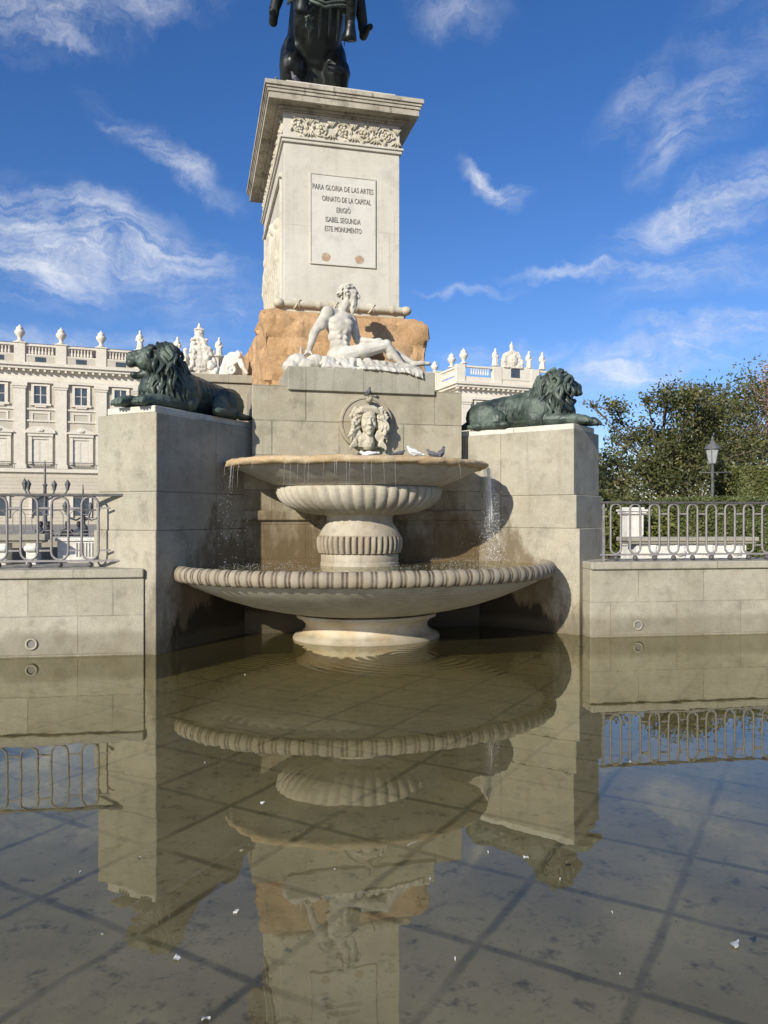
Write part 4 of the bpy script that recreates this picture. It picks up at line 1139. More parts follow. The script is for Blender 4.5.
# ---------------------------------------------------------------- equestrian bronze
def horse():
    z0 = Z(5.47)
    th = thing('equestrian_statue', 'dark bronze rearing horse with its rider on top of the pedestal', 'statue', L(-.08, 3.66 * T, z0), AX)
    m = MB()
    m.cap((0, .70, 2.15), (0, -.35, 2.85), .54, .55); m.ell((0, -.45, 2.9), (.52, .5, .62)); m.ell((0, .95, 1.75), (.58, .42, .72))
    for q in (-1, 1):
        m.ell((q * .40, .75, 1.85), (.28, .46, .50)); m.cap((q * .44, .50, 1.62), (q * .50, 1.10, .90), .27, .15)
        m.cap((q * .50, 1.12, .90), (q * .50, .95, .25), .13, .10); m.ell((q * .50, .92, .1), (.13, .15, .12)); m.cap((q * .50, .97, .2), (q * .50, .9, .03), .1, .14)
        m.ell((q * .33, -.55, 2.55), (.24, .34, .45))
    for q, ky, kz, hy, hz in ((1, -1.08, 2.15, -.78, 1.72), (-1, -1.2, 2.45, -.95, 1.98)):
        m.cap((q * .36, -.6, 2.45), (q * .43, ky, kz), .19, .13); m.ell((q * .43, ky, kz), .135)
        m.cap((q * .43, ky, kz), (q * .45, hy, hz + .1), .11, .085); m.ell((q * .45, hy, hz), (.105, .105, .12)); m.tube([(q * .45, hy, hz + .02), (q * .45, hy + .05, hz - .08), (q * .45, hy + .09, hz - .2)], [.10, .13, .155], 12)
    m.cap((0, -.55, 2.8), (0, -.85, 3.55), .40, .24); m.cap((0, -.85, 3.6), (0, -1.35, 3.35), .2, .11); m.ell((0, -1.0, 3.6), (.17, .24, .22))
    for q in (-1, 1): m.cap((q * .09, -.8, 3.78), (q * .12, -.8, 3.95), .05, .015)
    link('horse', blob(m, .035, 4, .012, .25), BRONZED, th)
    t_ = MB(); t_.chain([(0, 1.25, 2.1), (0, 1.6, 1.7), (.03, 1.65, .9), (.05, 1.45, .12)], [.13, .17, .2, .14]); link('tail', blob(t_, .03, 2, .03, .1), BRONZED, th)
    mn = MB()
    for k in range(14):
        f = k / 13; c = Vector((0, -.5 - .3 * f, 3.0 + .75 * f))
        for q in (-1, 1): mn.tube([c + Vector((0, .2, .1)), c + Vector((q * .3, .1, -.05)), c + Vector((q * .36, .02, -.35))], [.08, .08, .03], 6)
    link('mane', blob(mn, .025, 1), BRONZED, th)
    r = MB(); r.cap((0, .15, 3.05), (0, .1, 3.75), .26, .31); r.ell((0, .1, 3.85), (.36, .2, .17)); r.cap((0, .1, 3.9), (0, .08, 4.15), .1, .09); r.ell((0, .06, 4.3), (.13, .16, .18))
    r.ell((0, .07, 4.42), (.26, .28, .05)); r.ell((0, .07, 4.48), (.15, .17, .1))
    for q in (-1, 1):
        r.cap((q * .25, .15, 3.0), (q * .68, -.22, 2.85), .2, .16); r.cap((q * .68, -.22, 2.85), (q * .85, .0, 2.35), .145, .10)
        r.cap((q * .85, .02, 2.3), (q * .87, -.02, 2.14), .10, .085); r.cap((q * .87, .03, 2.12), (q * .90, -.24, 2.10), .09, .06); r.ell((q * .92, -.3, 2.09), (.07, .1, .05))
        r.cap((q * .86, .06, 2.16), (q * .87, .2, 2.2), .02, .012)
    r.cap((.36, .1, 3.8), (.55, -.15, 3.5), .11, .08); r.cap((.55, -.15, 3.5), (.6, -.55, 3.7), .08, .06); r.cap((.6, -.55, 3.7), (.62, -.9, 3.78), .03, .025)
    r.cap((-.36, .1, 3.8), (-.5, -.1, 3.45), .11, .08); r.cap((-.5, -.1, 3.45), (-.15, -.45, 3.4), .08, .06)
    link('rider', blob(r, .022, 3), BRONZED, th)
    h = MB()
    for a in (-.52, -.40, -.1, .2):   # breast straps with bosses
        pts = [(.62 * math.sin(R(x)) * 1.0 + a * .1, -.45 - .52 * math.cos(R(x)), 2.2 + .25 * abs(math.sin(R(x))) + a * .6) for x in range(-80, 81, 10)]
        h.tube(pts, .028, 6)
    for k in range(26):      # linked ornamental chain hanging from the breast strap
        f = k / 25; h.ell((-.30 + .03 * math.sin(k * 1.9), -.98 + .42 * f, 2.72 - .95 * f), (.045 + .02 * (k % 3 == 0), .035, .04), 7, 5)
        if k % 4 == 0: h.tube([(-.30, -.98 + .42 * f, 2.72 - .95 * f), (-.22, -.99 + .42 * f, 2.64 - .95 * f), (-.27, -.97 + .42 * f, 2.58 - .95 * f)], [.03, .035, .015], 6)
    for a in range(5):       # creases of the belly skin
        pts = [(.42 - .17 * a + .03 * math.sin(x), -.62 + .2 * x - .10 * (2 - abs(a - 2)), 2.35 - .30 * x) for x in (0, .7, 1.4, 2.1)]
        h.tube(pts, [.01, .03, .03, .008], 6)
    link('breast_harness', h.mesh('h', uv=False), BRONZE, th, smooth=True)
    return th

# ---------------------------------------------------------------- side figure behind the left lion
def side_statue():
    th = thing('statue_podium', 'pale stone podium behind the left lion, carrying a crouching marble figure', 'podium', L(-1.38 * T, 4.1 * T, 0), AX)
    MB().box(-.75, .75, -.6, 1.1, .1, Z(1.86)).box(-.8, .8, -.65, 1.15, Z(1.865), Z(1.98)).build('podium_block', PLINTHST, th, bevel=.015)
    st = thing('crouching_statue', 'small white marble figure bent over a scroll, between the left lion and the ochre rock', 'statue', L(-1.28 * T, 3.75 * T, Z(1.98)), AX); st.scale = (.72, .72, .72)
    m = MB()
    m.ell((-.02, 0, .42), (.20, .2, .22)); m.ell((.12, 0, .44), (.16, .18, .17)); m.cap((-.14, -.05, .4), (-.25, -.08, .05), .14, .13)
    m.cap((.15, -.1, .4), (.22, -.2, .22), .09, .07); m.cap((.22, -.2, .22), (.32, -.22, .06), .065, .05); m.cap((.0, .1, .4), (.05, .1, .0), .2, .2)
    for k in range(8): m.tube([(-.2 + .04 * k, -.15, .5 - .02 * k), (-.26 + .03 * k, -.22, .25), (-.3 + .03 * k, -.2, .0)], [.04, .045, .03], 6)
    for k in range(12):
        a = 2 * math.pi * k / 12; m.ell((-.08 + .1 * math.cos(a), -.25, .13 + .1 * math.sin(a)), .04, 8, 6)
    m.ell((-.08, -.25, .13), (.05, .05, .05))
    link('figure', blob(m, .014, 2), MARBLE_W, st)
    hd = MB(); hd.ell((.12, -.14, .52), (.08, .09, .1)); 
    for k in range(10): hd.ell((.12 + .07 * math.cos(k), -.12 + .05 * math.sin(k * 2.1), .57 + .04 * math.sin(k)), .04, 8, 6)
    link('hair', blob(hd, .012, 1), MARBLE_W, st)

# ---------------------------------------------------------------- pigeons
def pigeon_mesh(kind):
    m = MB()
    m.ell((0, 0, .10), (.115, .062, .07), M=Matrix.Rotation(R(-18), 3, 'Y')); m.cap((.07, 0, .13), (.105, 0, .185), .045, .032); m.ell((.115, 0, .2), (.036, .03, .031))
    m.cap((-.07, 0, .085), (-.2, 0, .05), .045, .022)
    for q in (-1, 1): m.cap((.04, q * .055, .115), (-.14, q * .035, .075), .032, .014); m.cap((.0, q * .025, .05), (.005, q * .03, .0), .01, .008, 6)
    return blob(m, .01, 2)
def pigeons():
    me = pigeon_mesh(0)
    def put(label, mat, loc, yaw, pitch=0, s=1.0, first=[None]):
        m2 = me.copy(); m2.materials.clear(); m2.materials.append(mat)
        th = bpy.data.objects.new('pigeon', None); COL.objects.link(th); th.location = loc; th.rotation_euler = (0, R(pitch), R(yaw)); th.scale = (s,) * 3
        tag(th, label, 'pigeon', 'pigeons on the monument')
        b = bpy.data.objects.new('body', m2); COL.objects.link(b); b.parent = th
        bk = MB(); bk.tube([(.145, 0, .2), (.178, 0, .192)], [.010, .002], 6); bk.build('beak', LETTER, th)
    zr = Z(.575) - .005
    def rim(px):        # on the front of the upper basin
        u = (px - 382) / 77.0; a = 1.40 * T; b = a * .72
        v = .68 * T - b * math.sqrt(max(0, 1 - ((u + .12 * T) / a) ** 2)) + .05
        return L(u, v, zr)
    put('white pigeon bent forward under the carved mask', PWHITE, L(.10, 1.05 * T - .20, zr + .06), 200, 25, .78)
    put('dark pigeon crouching next to the white one, below the mask', GREYD, rim(391) + Vector((0, .25, 0)), 30, 10, .5)
    put('white pigeon lying low on the basin rim, between dark pigeons', PWHITE, rim(407) + Vector((0, .2, 0)), 185, 0, .66)
    put('dark pigeon on the basin rim facing left, second from the right end', GREYD, rim(428) + Vector((0, .2, 0)), 160, 0, .55)
    put('upright grey pigeon rightmost on the basin rim', GREYD, rim(439) + Vector((0, .2, 0)), 30, -18, .66)
    put('grey pigeon perched on top of the carved mask', GREYD, L(.08, 1.05 * T - .12, Z(1.03) + .39), -60, -10, .55)
    zc = Z(5.27); 
    put('pigeon on the cornice corner beside the horse', GREYD, L(-.745 * T - .16, 2.16 * T - .05, zc), -40, -15, .72)
    put('pigeon on the top plinth against the hind leg of the horse', GREYD, L(-.745 * T + .20, 2.16 * T + .16, Z(5.47)), 220, -10, .66)

# ---------------------------------------------------------------- palace
PA = R(20.3)
PO = Vector((-64.8, 130, 0))
def palace():
    th = thing('royal_palace', 'long cream stone palace with pilasters, balustrade and rows of windows, far behind the fountain', 'palace', PO, PA)
    zg = .1
    e = EYE
    S0, S1 = -34, 84
    MB().box(S0, S1, .0, 22, 7.9 + e, 25 + e).build('facade_wall', PALST, th)
    MB().box(S0, S1, -.35, 22, zg, 7.3 + e).build('rusticated_storey', PALR, th)
    MB().box(S0, S1, -.75, .3, 7.3 + e + .002, 7.9 + e).box(S0, S1, -.22, .1, 18.0 + e, 18.3 + e).box(S0, S1, -.22, .1, 16.0 + e, 16.3 + e).build('string_course', PALW, th)
    def entab(x0, x1, y0, y1, name):
        mb = MB()
        for o, a, b in ((.5, 22.6, 23.15), (.15, 23.151, 24.5), (.6, 24.501, 24.85), (1.15, 24.851, 25.35), (1.5, 25.351, 25.85)):
            mb.box(x0 - o, x1 + o, y0 - o, y1, a + e, b + e)
        # modillions
        k = x0 - 1
        while k < x1 + 1:
            mb.box(k, k + .35, y0 - 1.05, y0 - .2, 24.45 + e, 24.84 + e); k += 1.1
        mb.build(name, PALW, th)
    entab(S0, S1, 0, 20, 'cornice')
    # pilasters
    pil = MB()
    pil.box(-.9, .9, -.42, .05, 8.6 + e, 21.6 + e).box(-1.1, 1.1, -.6, .05, 7.95 + e, 8.6 + e).box(-1.05, 1.05, -.55, .05, 21.6 + e, 21.95 + e).box(-1.2, 1.2, -.68, .05, 21.951 + e, 22.59 + e)
    pm = pil.mesh('pilaster'); first = True
    s = 9.5 - 6.5 * 6; pils = []
    while s < 84: pils.append(s); s += 6.5
    pm.materials.append(PALW)
    for x in pils:
        o = bpy.data.objects.new('pilaster', pm); COL.objects.link(o); o.parent = th; o.location = (x, 0, 0)
    # upper windows: frame > pane ; panels ; tall windows with pediment, shutters, balcony
    fr = MB(); w2, a, b = 1.05, 19.1, 22.1
    fr.box(-w2 - .4, -w2, -.25, .06, a, b).box(w2, w2 + .4, -.25, .06, a, b).box(-w2 - .4, w2 + .4, -.25, .06, b + .001, b + .3).box(-w2 - .6, w2 + .6, -.34, .06, a - .35, a - .001).box(-.9, .9, -.3, .05, a - .62, a - .352)
    frm = fr.mesh('f'); frm.materials.append(PALW)
    pn = MB().box(-w2, w2, -.05, -.01, a, b); pnm = pn.mesh('p'); pnm.materials.append(GLASS)
    sh = MB(); sh.box(-.09, .09, -.10, -.052, a, b).box(-w2, w2, -.095, -.053, (a + b) / 2 - .05, (a + b) / 2 + .05).box(-w2, -w2 + .12, -.098, -.055, a, b).box(w2 - .12, w2, -.098, -.055, a, b); shm = sh.mesh('s'); shm.materials.append(SHUT)
    cv = MB(); cv.box(-1.5, -1.2, -.12, .04, 15.9, 17.4).box(1.2, 1.5, -.12, .04, 15.9, 17.4).box(-1.5, 1.5, -.14, .04, 17.401, 17.7); cvm = cv.mesh('c'); cvm.materials.append(PALW)
    def ped(kind):
        q = MB()
        q.box(-1.9, -1.35, -.35, .05, 8.7, 13.5).box(1.35, 1.9, -.35, .05, 8.7, 13.5).box(-1.35, 1.35, -.25, .05, 13.0, 13.5).box(-2.0, 2.0, -.55, .05, 13.501, 14.0)
        if kind == 0: q.extrude([(-2.35, 14.001), (2.35, 14.001), (2.35, 14.2), (0, 15.2), (-2.35, 14.2)], -.75, .04)
        else: q.extrude([(-2.35, 14.001), (2.35, 14.001)] + [(2.35 * math.cos(R(x)), 14.2 + 1.0 * math.sin(R(x))) for x in range(0, 181, 15)], -.75, .04)
        q.ell((0, -.8, 14.5), (.6, .18, .3), 8, 6)
        return q
    pds = []
    for k in (0, 1):
        mm = ped(k).mesh('pd'); mm.materials.append(PALW); pds.append(mm)
    dr = MB(); dr.box(-1.35, 1.35, -.06, -.01, 8.75, 13.0); drm = dr.mesh('d'); drm.materials.append(SHUT)
    lv = MB()
    lv.box(0, 1.08, -.09, -.061, 9.0, 12.7)
    for zz in (9.2, 10.5, 11.8): lv.box(.14, .94, -.11, -.0905, zz, zz + .8)
    lvm = lv.mesh('l'); lvm.materials.append(PALW)
    bl = MB(); bl.box(-2.2, 2.2, -.85, -.8, 8.95, 9.05).box(-2.2, 2.2, -.85, -.8, 8.05, 8.12)
    for k in range(19): bl.box(-2.2 + k * .244, -2.16 + k * .244, -.85, -.81, 8.05, 9.0)
    blm = bl.mesh('b'); blm.materials.append(IRONT)
    gw = MB(); gw.box(-1.3, 1.3, -.42, -.36, 1.5, 4.6); gwm = gw.mesh('g'); gwm.materials.append(GLASS)
    gf = MB(); gf.box(-1.7, -1.3, -.6, -.34, 1.2, 4.9).box(1.3, 1.7, -.6, -.34, 1.2, 4.9).box(-1.9, 1.9, -.75, -.34, 4.901, 5.3); gfm = gf.mesh('gf'); gfm.materials.append(PALW)
    def put(name, me, par, x, z):
        o = bpy.data.objects.new(name, me); COL.objects.link(o); o.parent = par; o.location = (x, 0, z); return o
    for i, x in enumerate(pils[:-1]):
        c = x + 3.25
        if c > 62: continue
        f = put('window', frm, th, c, e); put('pane', pnm, f, 0, 0); put('sash', shm, f, 0, 0)
        put('wall_panel', cvm, th, c, e)
        d = put('balcony_window', pds[i % 2], th, c, e); put('shutter', drm, d, 0, 0); put('shutter_leaf', lvm, d, -1.2, 0); put('shutter_leaf', lvm, d, .12, 0); put('balcony_railing', blm, d, 0, 0)
        g = put('ground_window', gfm, th, c, zg); put('pane', gwm, g, 0, 0)
    # attic balustrade
    zb0, zb1 = 25.85 + e, 29.2 + e
    mb = MB(); mb.box(S0, S1, -.4, .5, zb0, zb0 + 1.4).build('attic', PALST, th)
    mb = MB(); mb.box(S0, S1, -.35, .35, zb1 - .35, zb1).box(S0, S1, -.4, .4, zb0 + 1.401, zb0 + 1.6)
    x = S0
    pr = [(.10, zb0 + 1.6), (.17, zb0 + 1.75), (.2, zb0 + 2.0), (.10, zb0 + 2.45), (.12, zb0 + 2.7), (.17, zb0 + 2.85), (.17, zb1 - .35)]
    while x < 62:
        near = min(abs(x - p) for p in pils)
        if near > 1.2: mb.lathe(pr, 6, x, 0)
        x += .52
    mb.build('balustrade', PALW, th)
    at = MB()
    at.box(-.85, .85, -.55, .55, zb0 + .01, zb1 + .05).box(-1.0, 1.0, -.7, .6, zb1 + .051, zb1 + .25); atm = at.mesh('a'); atm.materials.append(PALW)
    for x in pils: put('balustrade_pier', atm, th, x, 0)
    lw = MB(); lw.box(-.85, .85, -.46, -.405, zb0 + .35, zb0 + 1.15); lwm = lw.mesh('lw'); lwm.materials.append(GLASS)
    for x in pils: put('attic_window', lwm, th, x + 3.25, 0)
    rf = MB(); rf.box(S0, 62, 5, 20, 25 + e, 30.4 + e); rf.build('roof', ROOFD, th)
    # right pavilion, standing forward
    X0, X1, Yp = 81.5, 104.6, -9
    MB().box(X0, X1, Yp, 15, zg, 25 + e).build('pavilion_wall', PALST, th)
    entab(X0, X1, Yp, 14, 'pavilion_cornice')
    mb = MB(); mb.box(X0 - .3, X1, Yp - .4, Yp + 1, zb0, zb0 + 1.2).box(X0 - .4, X0 + 1, Yp + 1, 10, zb0, zb0 + 1.2)
    mb.box(X0, X1, Yp - .3, Yp + .3, zb1 - .35, zb1).box(X0 - .3, X0 + .3, Yp, 10, zb1 - .35, zb1)
    for k in range(8): mb.lathe(pr, 6, X0 + 2.5 + k * .52, Yp)
    for k in range(18): mb.lathe(pr, 6, X0, Yp + 1.5 + k * .52)
    for xx in (X0, X0 + 8.0, X0 + 16.5, X0 + 21, X1 - .5): mb.box(xx - .9, xx + .9, Yp - .6, Yp + .6, zb0 + .01, zb1 + .1)
    mb.box(X0 - .6, X0 + .6, 2, 3.6, zb0 + .01, zb1 + .1)
    mb.box(X0 + 9, X0 + 16, Yp - .5, Yp + 3, zb0 + 1.0, zb1 + .4)
    mb.build('pavilion_balustrade', PALW, th)
    cr = MB(); cxr = X0 + 11.2
    cr.extrude([(cxr - 2.0, zb1), (cxr + 2.4, zb1), (cxr + 2.3, zb1 + 1.6), (cxr + 1.9, zb1 + 2.2)] + [(cxr + .2 + 1.9 * math.cos(R(a)), zb1 + 2.2 + 1.3 * math.sin(R(a))) for a in range(15, 170, 15)] + [(cxr - 1.9, zb1 + 1.6)], Yp - .8, Yp + .8)
    cr.ell((cxr + .2, Yp - .8, zb1 + 1.6), (.9, .4, 1.1)); cr.ell((cxr - 1.8, Yp - .6, zb1 + 1.2), (.5, .4, .7)); cr.ell((cxr + 2.2, Yp - .6, zb1 + 1.2), (.5, .4, .7))
    link('pavilion_crest', blob(cr, .14, 2, .12, .5), PALW, th)
    MB().box(X0 + 9 + 2, X0 + 9 + 4.0, Yp - .55, Yp - .5, zb0 + 1.5, zb1 - .1).build('attic_window', GLASS, th)
    # pavilion upper windows
    for k in range(3):
        o = put('window', frm, th, X0 + 4.5 + 6.5 * k, e); o.location.y = Yp; put('pane', pnm, o, 0, 0); put('sash', shm, o, 0, 0)
    for xx in (X0 + 1.2, X0 + 7.7, X0 + 14.2, X0 + 20.7):
        o = bpy.data.objects.new('pilaster', pm); COL.objects.link(o); o.parent = th; o.location = (xx, Yp, 0)
    for k in range(3):
        c = X0 + 4.5 + 6.5 * k
        dd_ = put('balcony_window', pds[k % 2], th, c, e); dd_.location.y = Yp; put('shutter', drm, dd_, 0, 0); put('shutter_leaf', lvm, dd_, -1.2, 0); put('shutter_leaf', lvm, dd_, .12, 0); put('balcony_railing', blm, dd_, 0, 0)
        q_ = put('wall_panel', cvm, th, c, e); q_.location.y = Yp
    MB().box(X0 - .3, X1 + .2, Yp - .7, Yp + .2, 7.3 + e, 7.9 + e).build('pavilion_string_course', PALW, th)
    # carved clock crest in the middle of the long front
    cs = 32.9
    cm = MB(); rnd = random.Random(6)
    cm.ell((cs, 0, zb1 + 1.2), (1.7, 1.0, 2.8)); cm.ell((cs, 0, zb1 - 1), (2.3, 1.0, 2.4)); cm.ell((cs, 0, zb1 + 4.2), (.9, .8, 1.2))
    cm.cap((cs, 0, zb1 + 4.8), (cs, 0, zb1 + 6.0), .5, .15)
    cm.box(cs - 1.5, cs + 1.5, -1.0, .8, zb1 + 2.7, zb1 + 3.1); cm.box(cs - .9, cs + .9, -.9, .6, zb1 + 4.6, zb1 + 4.9)
    for k in range(26):
        f = rnd.uniform(-3, 3); wmax = 2.6 - .45 * (f + 1)
        cm.ell((cs + rnd.choice((-1, 1)) * rnd.uniform(.4, 1) * max(.7, wmax), -.7, zb1 + f + .3), (rnd.uniform(.3, .6), .5, rnd.uniform(.35, .8)), 8, 6)
    for q in (-1, 1): cm.cap((cs + q * 2.7, -.3, zb1 - 3), (cs + q * 2.5, -.3, zb1 + .2), .7, .4); cm.ell((cs + q * 2.5, -.3, zb1 + .8), (.4, .4, .5))
    link('clock_crest', blob(cm, .13, 1, .1, .4), PALW, th)
    # statues and urns standing on the balustrade
    urn = MB(); z = 0
    urn.lathe([(.75, 0), (.75, .25), (.4, .4), (.35, .8), (.55, 1.1), (.9, 1.6), (1.0, 2.0), (.85, 2.3), (.55, 2.4), (.7, 2.55), (.6, 2.9), (.3, 3.1), (.12, 3.4), (.05, 3.5)], 14)
    um = urn.mesh('urn'); um.materials.append(PALW)
    for p in um.polygons: p.use_smooth = True
    def statue_mesh(seed):
        r = random.Random(seed); q = MB()
        q.cap((0, 0, .3), (r.uniform(-.1, .1), 0, 1.7), .62, .42); q.cap((0, 0, 1.7), (0, 0, 2.5), .42, .48); q.ell((r.uniform(-.08, .08), -.08, 3.25), (.25, .27, .33)); q.cap((0, 0, 2.6), (0, 0, 3.1), .2, .18)
        for sx in (-1, 1):
            el_ = (sx * .62, -.1, r.uniform(1.6, 1.8)); q.cap((sx * .42, 0, 2.45), el_, .2, .16); q.cap(el_, (sx * r.uniform(.1, .5), -.5, r.uniform(1.5, 2.2)), .15, .12)
        for k in range(9):
            a = r.uniform(math.pi, 2 * math.pi); q.tube([(.35 * math.cos(a), .35 * math.sin(a), 2.2), (.5 * math.cos(a), .5 * math.sin(a), 1.2), (.62 * math.cos(a + .2), .6 * math.sin(a + .2), 0)], [.08, .12, .14], 6)
        q.box(-.7, .7, -.6, .6, -.01, .12)
        return blob(q, .09, 2)
    sms = [statue_mesh(i) for i in range(3)]
    for s_ in sms: s_.materials.append(PALW)
    def world(x, y, z): return PO + Vector((math.cos(PA) * x - math.sin(PA) * y, math.sin(PA) * x + math.cos(PA) * y, z))
    def roofpiece(name, me, label, cat, x, y, z, group, sc_=1.0, yaw=0):
        o = bpy.data.objects.new(name, None); COL.objects.link(o)
        o.location = world(x, y, z); o.rotation_euler = (0, 0, PA + yaw); o.scale = (sc_,) * 3
        b = bpy.data.objects.new('stone_body', me); COL.objects.link(b); b.parent = o
        tag(o, label, cat, group)
    zt = zb1 + .25
    gu = 'stone urns on the palace balustrade'; gs = 'stone statues on the palace balustrade'
    k0 = [p for p in pils]
    roofpiece('roof_urn', um, 'stone urn on the palace balustrade, leftmost in view', 'urn', 3.0, 0, zt, gu, .86)
    roofpiece('roof_urn', um, 'stone urn on the palace balustrade, middle of the three at the left', 'urn', 9.5, 0, zt, gu, .86)
    roofpiece('roof_urn', um, 'stone urn on the palace balustrade, third from left, above the left railing end', 'urn', 16.0, 0, zt, gu, .86)
    roofpiece('roof_statue', sms[0], 'robed stone statue on the palace balustrade just left of the left lion', 'statue', 22.5, 0, zt, gs)
    roofpiece('roof_statue', sms[1], 'stone statue on the palace roof between the left lion mane and the carved crest', 'statue', 29.0, 0, zt - .6, gs)
    roofpiece('roof_statue', sms[2], 'stone statue on a pier just right of the carved palace crest', 'statue', 36.4, -.5, zt - .2, gs)
    roofpiece('roof_statue', sms[0], 'stone statue on the palace roof partly hidden by the ochre rock', 'statue', 43.2, 0, zt, gs)
    roofpiece('roof_urn', um, 'stone urn at the back of the right palace pavilion, nearest the marble foot', 'urn', X0, 3, zt, gu, .8)
    roofpiece('roof_urn', um, 'stone urn right of the pedestal, second on the right pavilion', 'urn', X0 + .2, -4.8, zt, gu, .85)
    roofpiece('roof_urn', um, 'stone urn on the front corner of the right palace pavilion', 'urn', X0 + .8, Yp, zt, gu, .88)
    roofpiece('roof_statue', sms[1], 'stone statue left of the pediment on the right palace pavilion', 'statue', X0 + 7.7, Yp, zt, gs)
    roofpiece('roof_statue', sms[2], 'stone statue right of the pediment on the right palace pavilion', 'statue', X0 + 15.3, Yp, zt, gs)
    roofpiece('roof_statue', sms[0], 'stone statue above the back of the right lion, rightmost on the palace roof', 'statue', X0 + 18.4, Yp, zt, gs)
    roofpiece('roof_statue', sms[1], 'stone bust standing on top of the pavilion pediment', 'statue', cxr + .2, Yp, zb1 + 3.2, gs, .62)
    # lower carved corner seen below the jaw of the right lion
    return th

# ---------------------------------------------------------------- vegetation
def leaf_cloud(pts, size, rnd_, up=.35, aspect=.5):
    n = len(pts)
    d = rnd_.normal(size=(n, 3)); d /= np.linalg.norm(d, axis=1)[:, None]
    e = rnd_.normal(size=(n, 3)); e[:, 2] += up; e -= d * (e * d).sum(1)[:, None]; e /= np.linalg.norm(e, axis=1)[:, None]
    s = size * rnd_.uniform(.6, 1.25, n)[:, None]
    f = np.cross(d, e)
    v = np.empty((n, 4, 3))
    v[:, 0] = pts - d * s; v[:, 1] = pts + f * s * aspect + e * s * .12; v[:, 2] = pts + d * s; v[:, 3] = pts - f * s * aspect + e * s * .12
    me = bpy.data.meshes.new('leaves')
    me.vertices.add(n * 4); me.vertices.foreach_set('co', v.astype('f').ravel())
    me.loops.add(n * 4); me.loops.foreach_set('vertex_index', np.arange(n * 4, dtype=np.int32))
    me.polygons.add(n); me.polygons.foreach_set('loop_start', np.arange(0, n * 4, 4, dtype=np.int32)); me.polygons.foreach_set('loop_total', np.full(n, 4, np.int32))
    me.update(); me.validate()
    tone = np.array([mnoise.noise(Vector(p) * 1.9) for p in pts]) * .75 + .42  # paler and darker clumps paint lit masses and shaded gaps into leaf colour
    attr(me, 'leaf', np.repeat(np.clip(tone + (rnd_.random(n) - .5) * .5, 0, 1), 4))
    return me

def tree(label, loc, seed, clumps, mat, trunk_r, leaf, per, spread, limb_mat=None, dens_bottom=True, fork=.35):
    """clumps: (x, y, z, r) relative to the foot; limbs run from the trunk to each"""
    th = thing('tree', label, 'tree', loc, 0, 'trees behind the right railing')
    rnd_ = np.random.default_rng(seed); rr = random.Random(seed)
    mb = MB()
    H = max(c[2] for c in clumps)
    tp = [Vector((0, 0, -.1)), Vector((.05, 0, H * .15)), Vector((.12, .05, H * fork))]
    mb.tube(tp, [trunk_r * 1.25, trunk_r, trunk_r * .85], 9)
    pts = []
    for (x, y, z, r) in clumps:
        e = Vector((x, y, z)); b = tp[2] if z > H * fork * 1.1 else tp[1].lerp(tp[2], .5)
        m1 = b.lerp(e, .45) + Vector((rr.uniform(-.2, .2), rr.uniform(-.2, .2), rr.uniform(.1, .35)))
        mb.tube([b, m1, e], [trunk_r * .42, trunk_r * .2, trunk_r * .05], 6)
        for k in range(5):
            q = Vector((rr.gauss(0, .6), rr.gauss(0, .6), rr.gauss(.2, .5))) * r
            mb.tube([m1.lerp(e, .6), e + q * .5, e + q], [trunk_r * .16, trunk_r * .1, trunk_r * .04], 5)
            n = int(per * r * r / 5)
            pts.append(np.array(e + q * .8) + rnd_.normal(size=(n, 3)) * r * spread * np.array((1, 1, .75)))
    mb.build('trunk', BARK, th, smooth=True)
    link('crown', leaf_cloud(np.concatenate(pts), leaf, rnd_), mat, th)
    return th

def hedge(label, loc, rot, w, d, h, mat, seed, n, group='clipped hedges'):
    th = thing('hedge', label, 'hedge', loc, rot, group)
    rnd_ = np.random.default_rng(seed)
    bm = bmesh.new(); bmesh.ops.create_cube(bm, size=1)
    bmesh.ops.subdivide_edges(bm, edges=bm.edges, cuts=14, use_grid_fill=True)
    for v in bm.verts:
        v.co = Vector((v.co.x * (w - .1), v.co.y * (d - .1), (v.co.z + .5) * (h - .05)))
        v.co += v.normal * (.08 * mnoise.noise(v.co * 1.7))
    me = bpy.data.meshes.new('hedge'); bm.to_mesh(me); bm.free(); attr(me, 'leaf', np.zeros(len(me.vertices)))
    link('core', me, mat, th, smooth=True)
    P = []
    A = [w * h, d * h, d * h, w * d]; tot = sum(A)
    for k, a in enumerate(A):
        c = int(n * a / tot); s = rnd_.random((c, 2)); j = rnd_.normal(0, .035, c)
        if k == 0: P.append(np.stack([(s[:, 0] - .5) * w, -d / 2 + j, s[:, 1] * h], 1))
        elif k < 3: P.append(np.stack([(-w / 2 if k == 1 else w / 2) + j, (s[:, 0] - .5) * d, s[:, 1] * h], 1))
        else: P.append(np.stack([(s[:, 0] - .5) * w, (s[:, 1] - .5) * d, h + j], 1))
    link('foliage', leaf_cloud(np.concatenate(P), .05, rnd_, .5), mat, th)
    return th

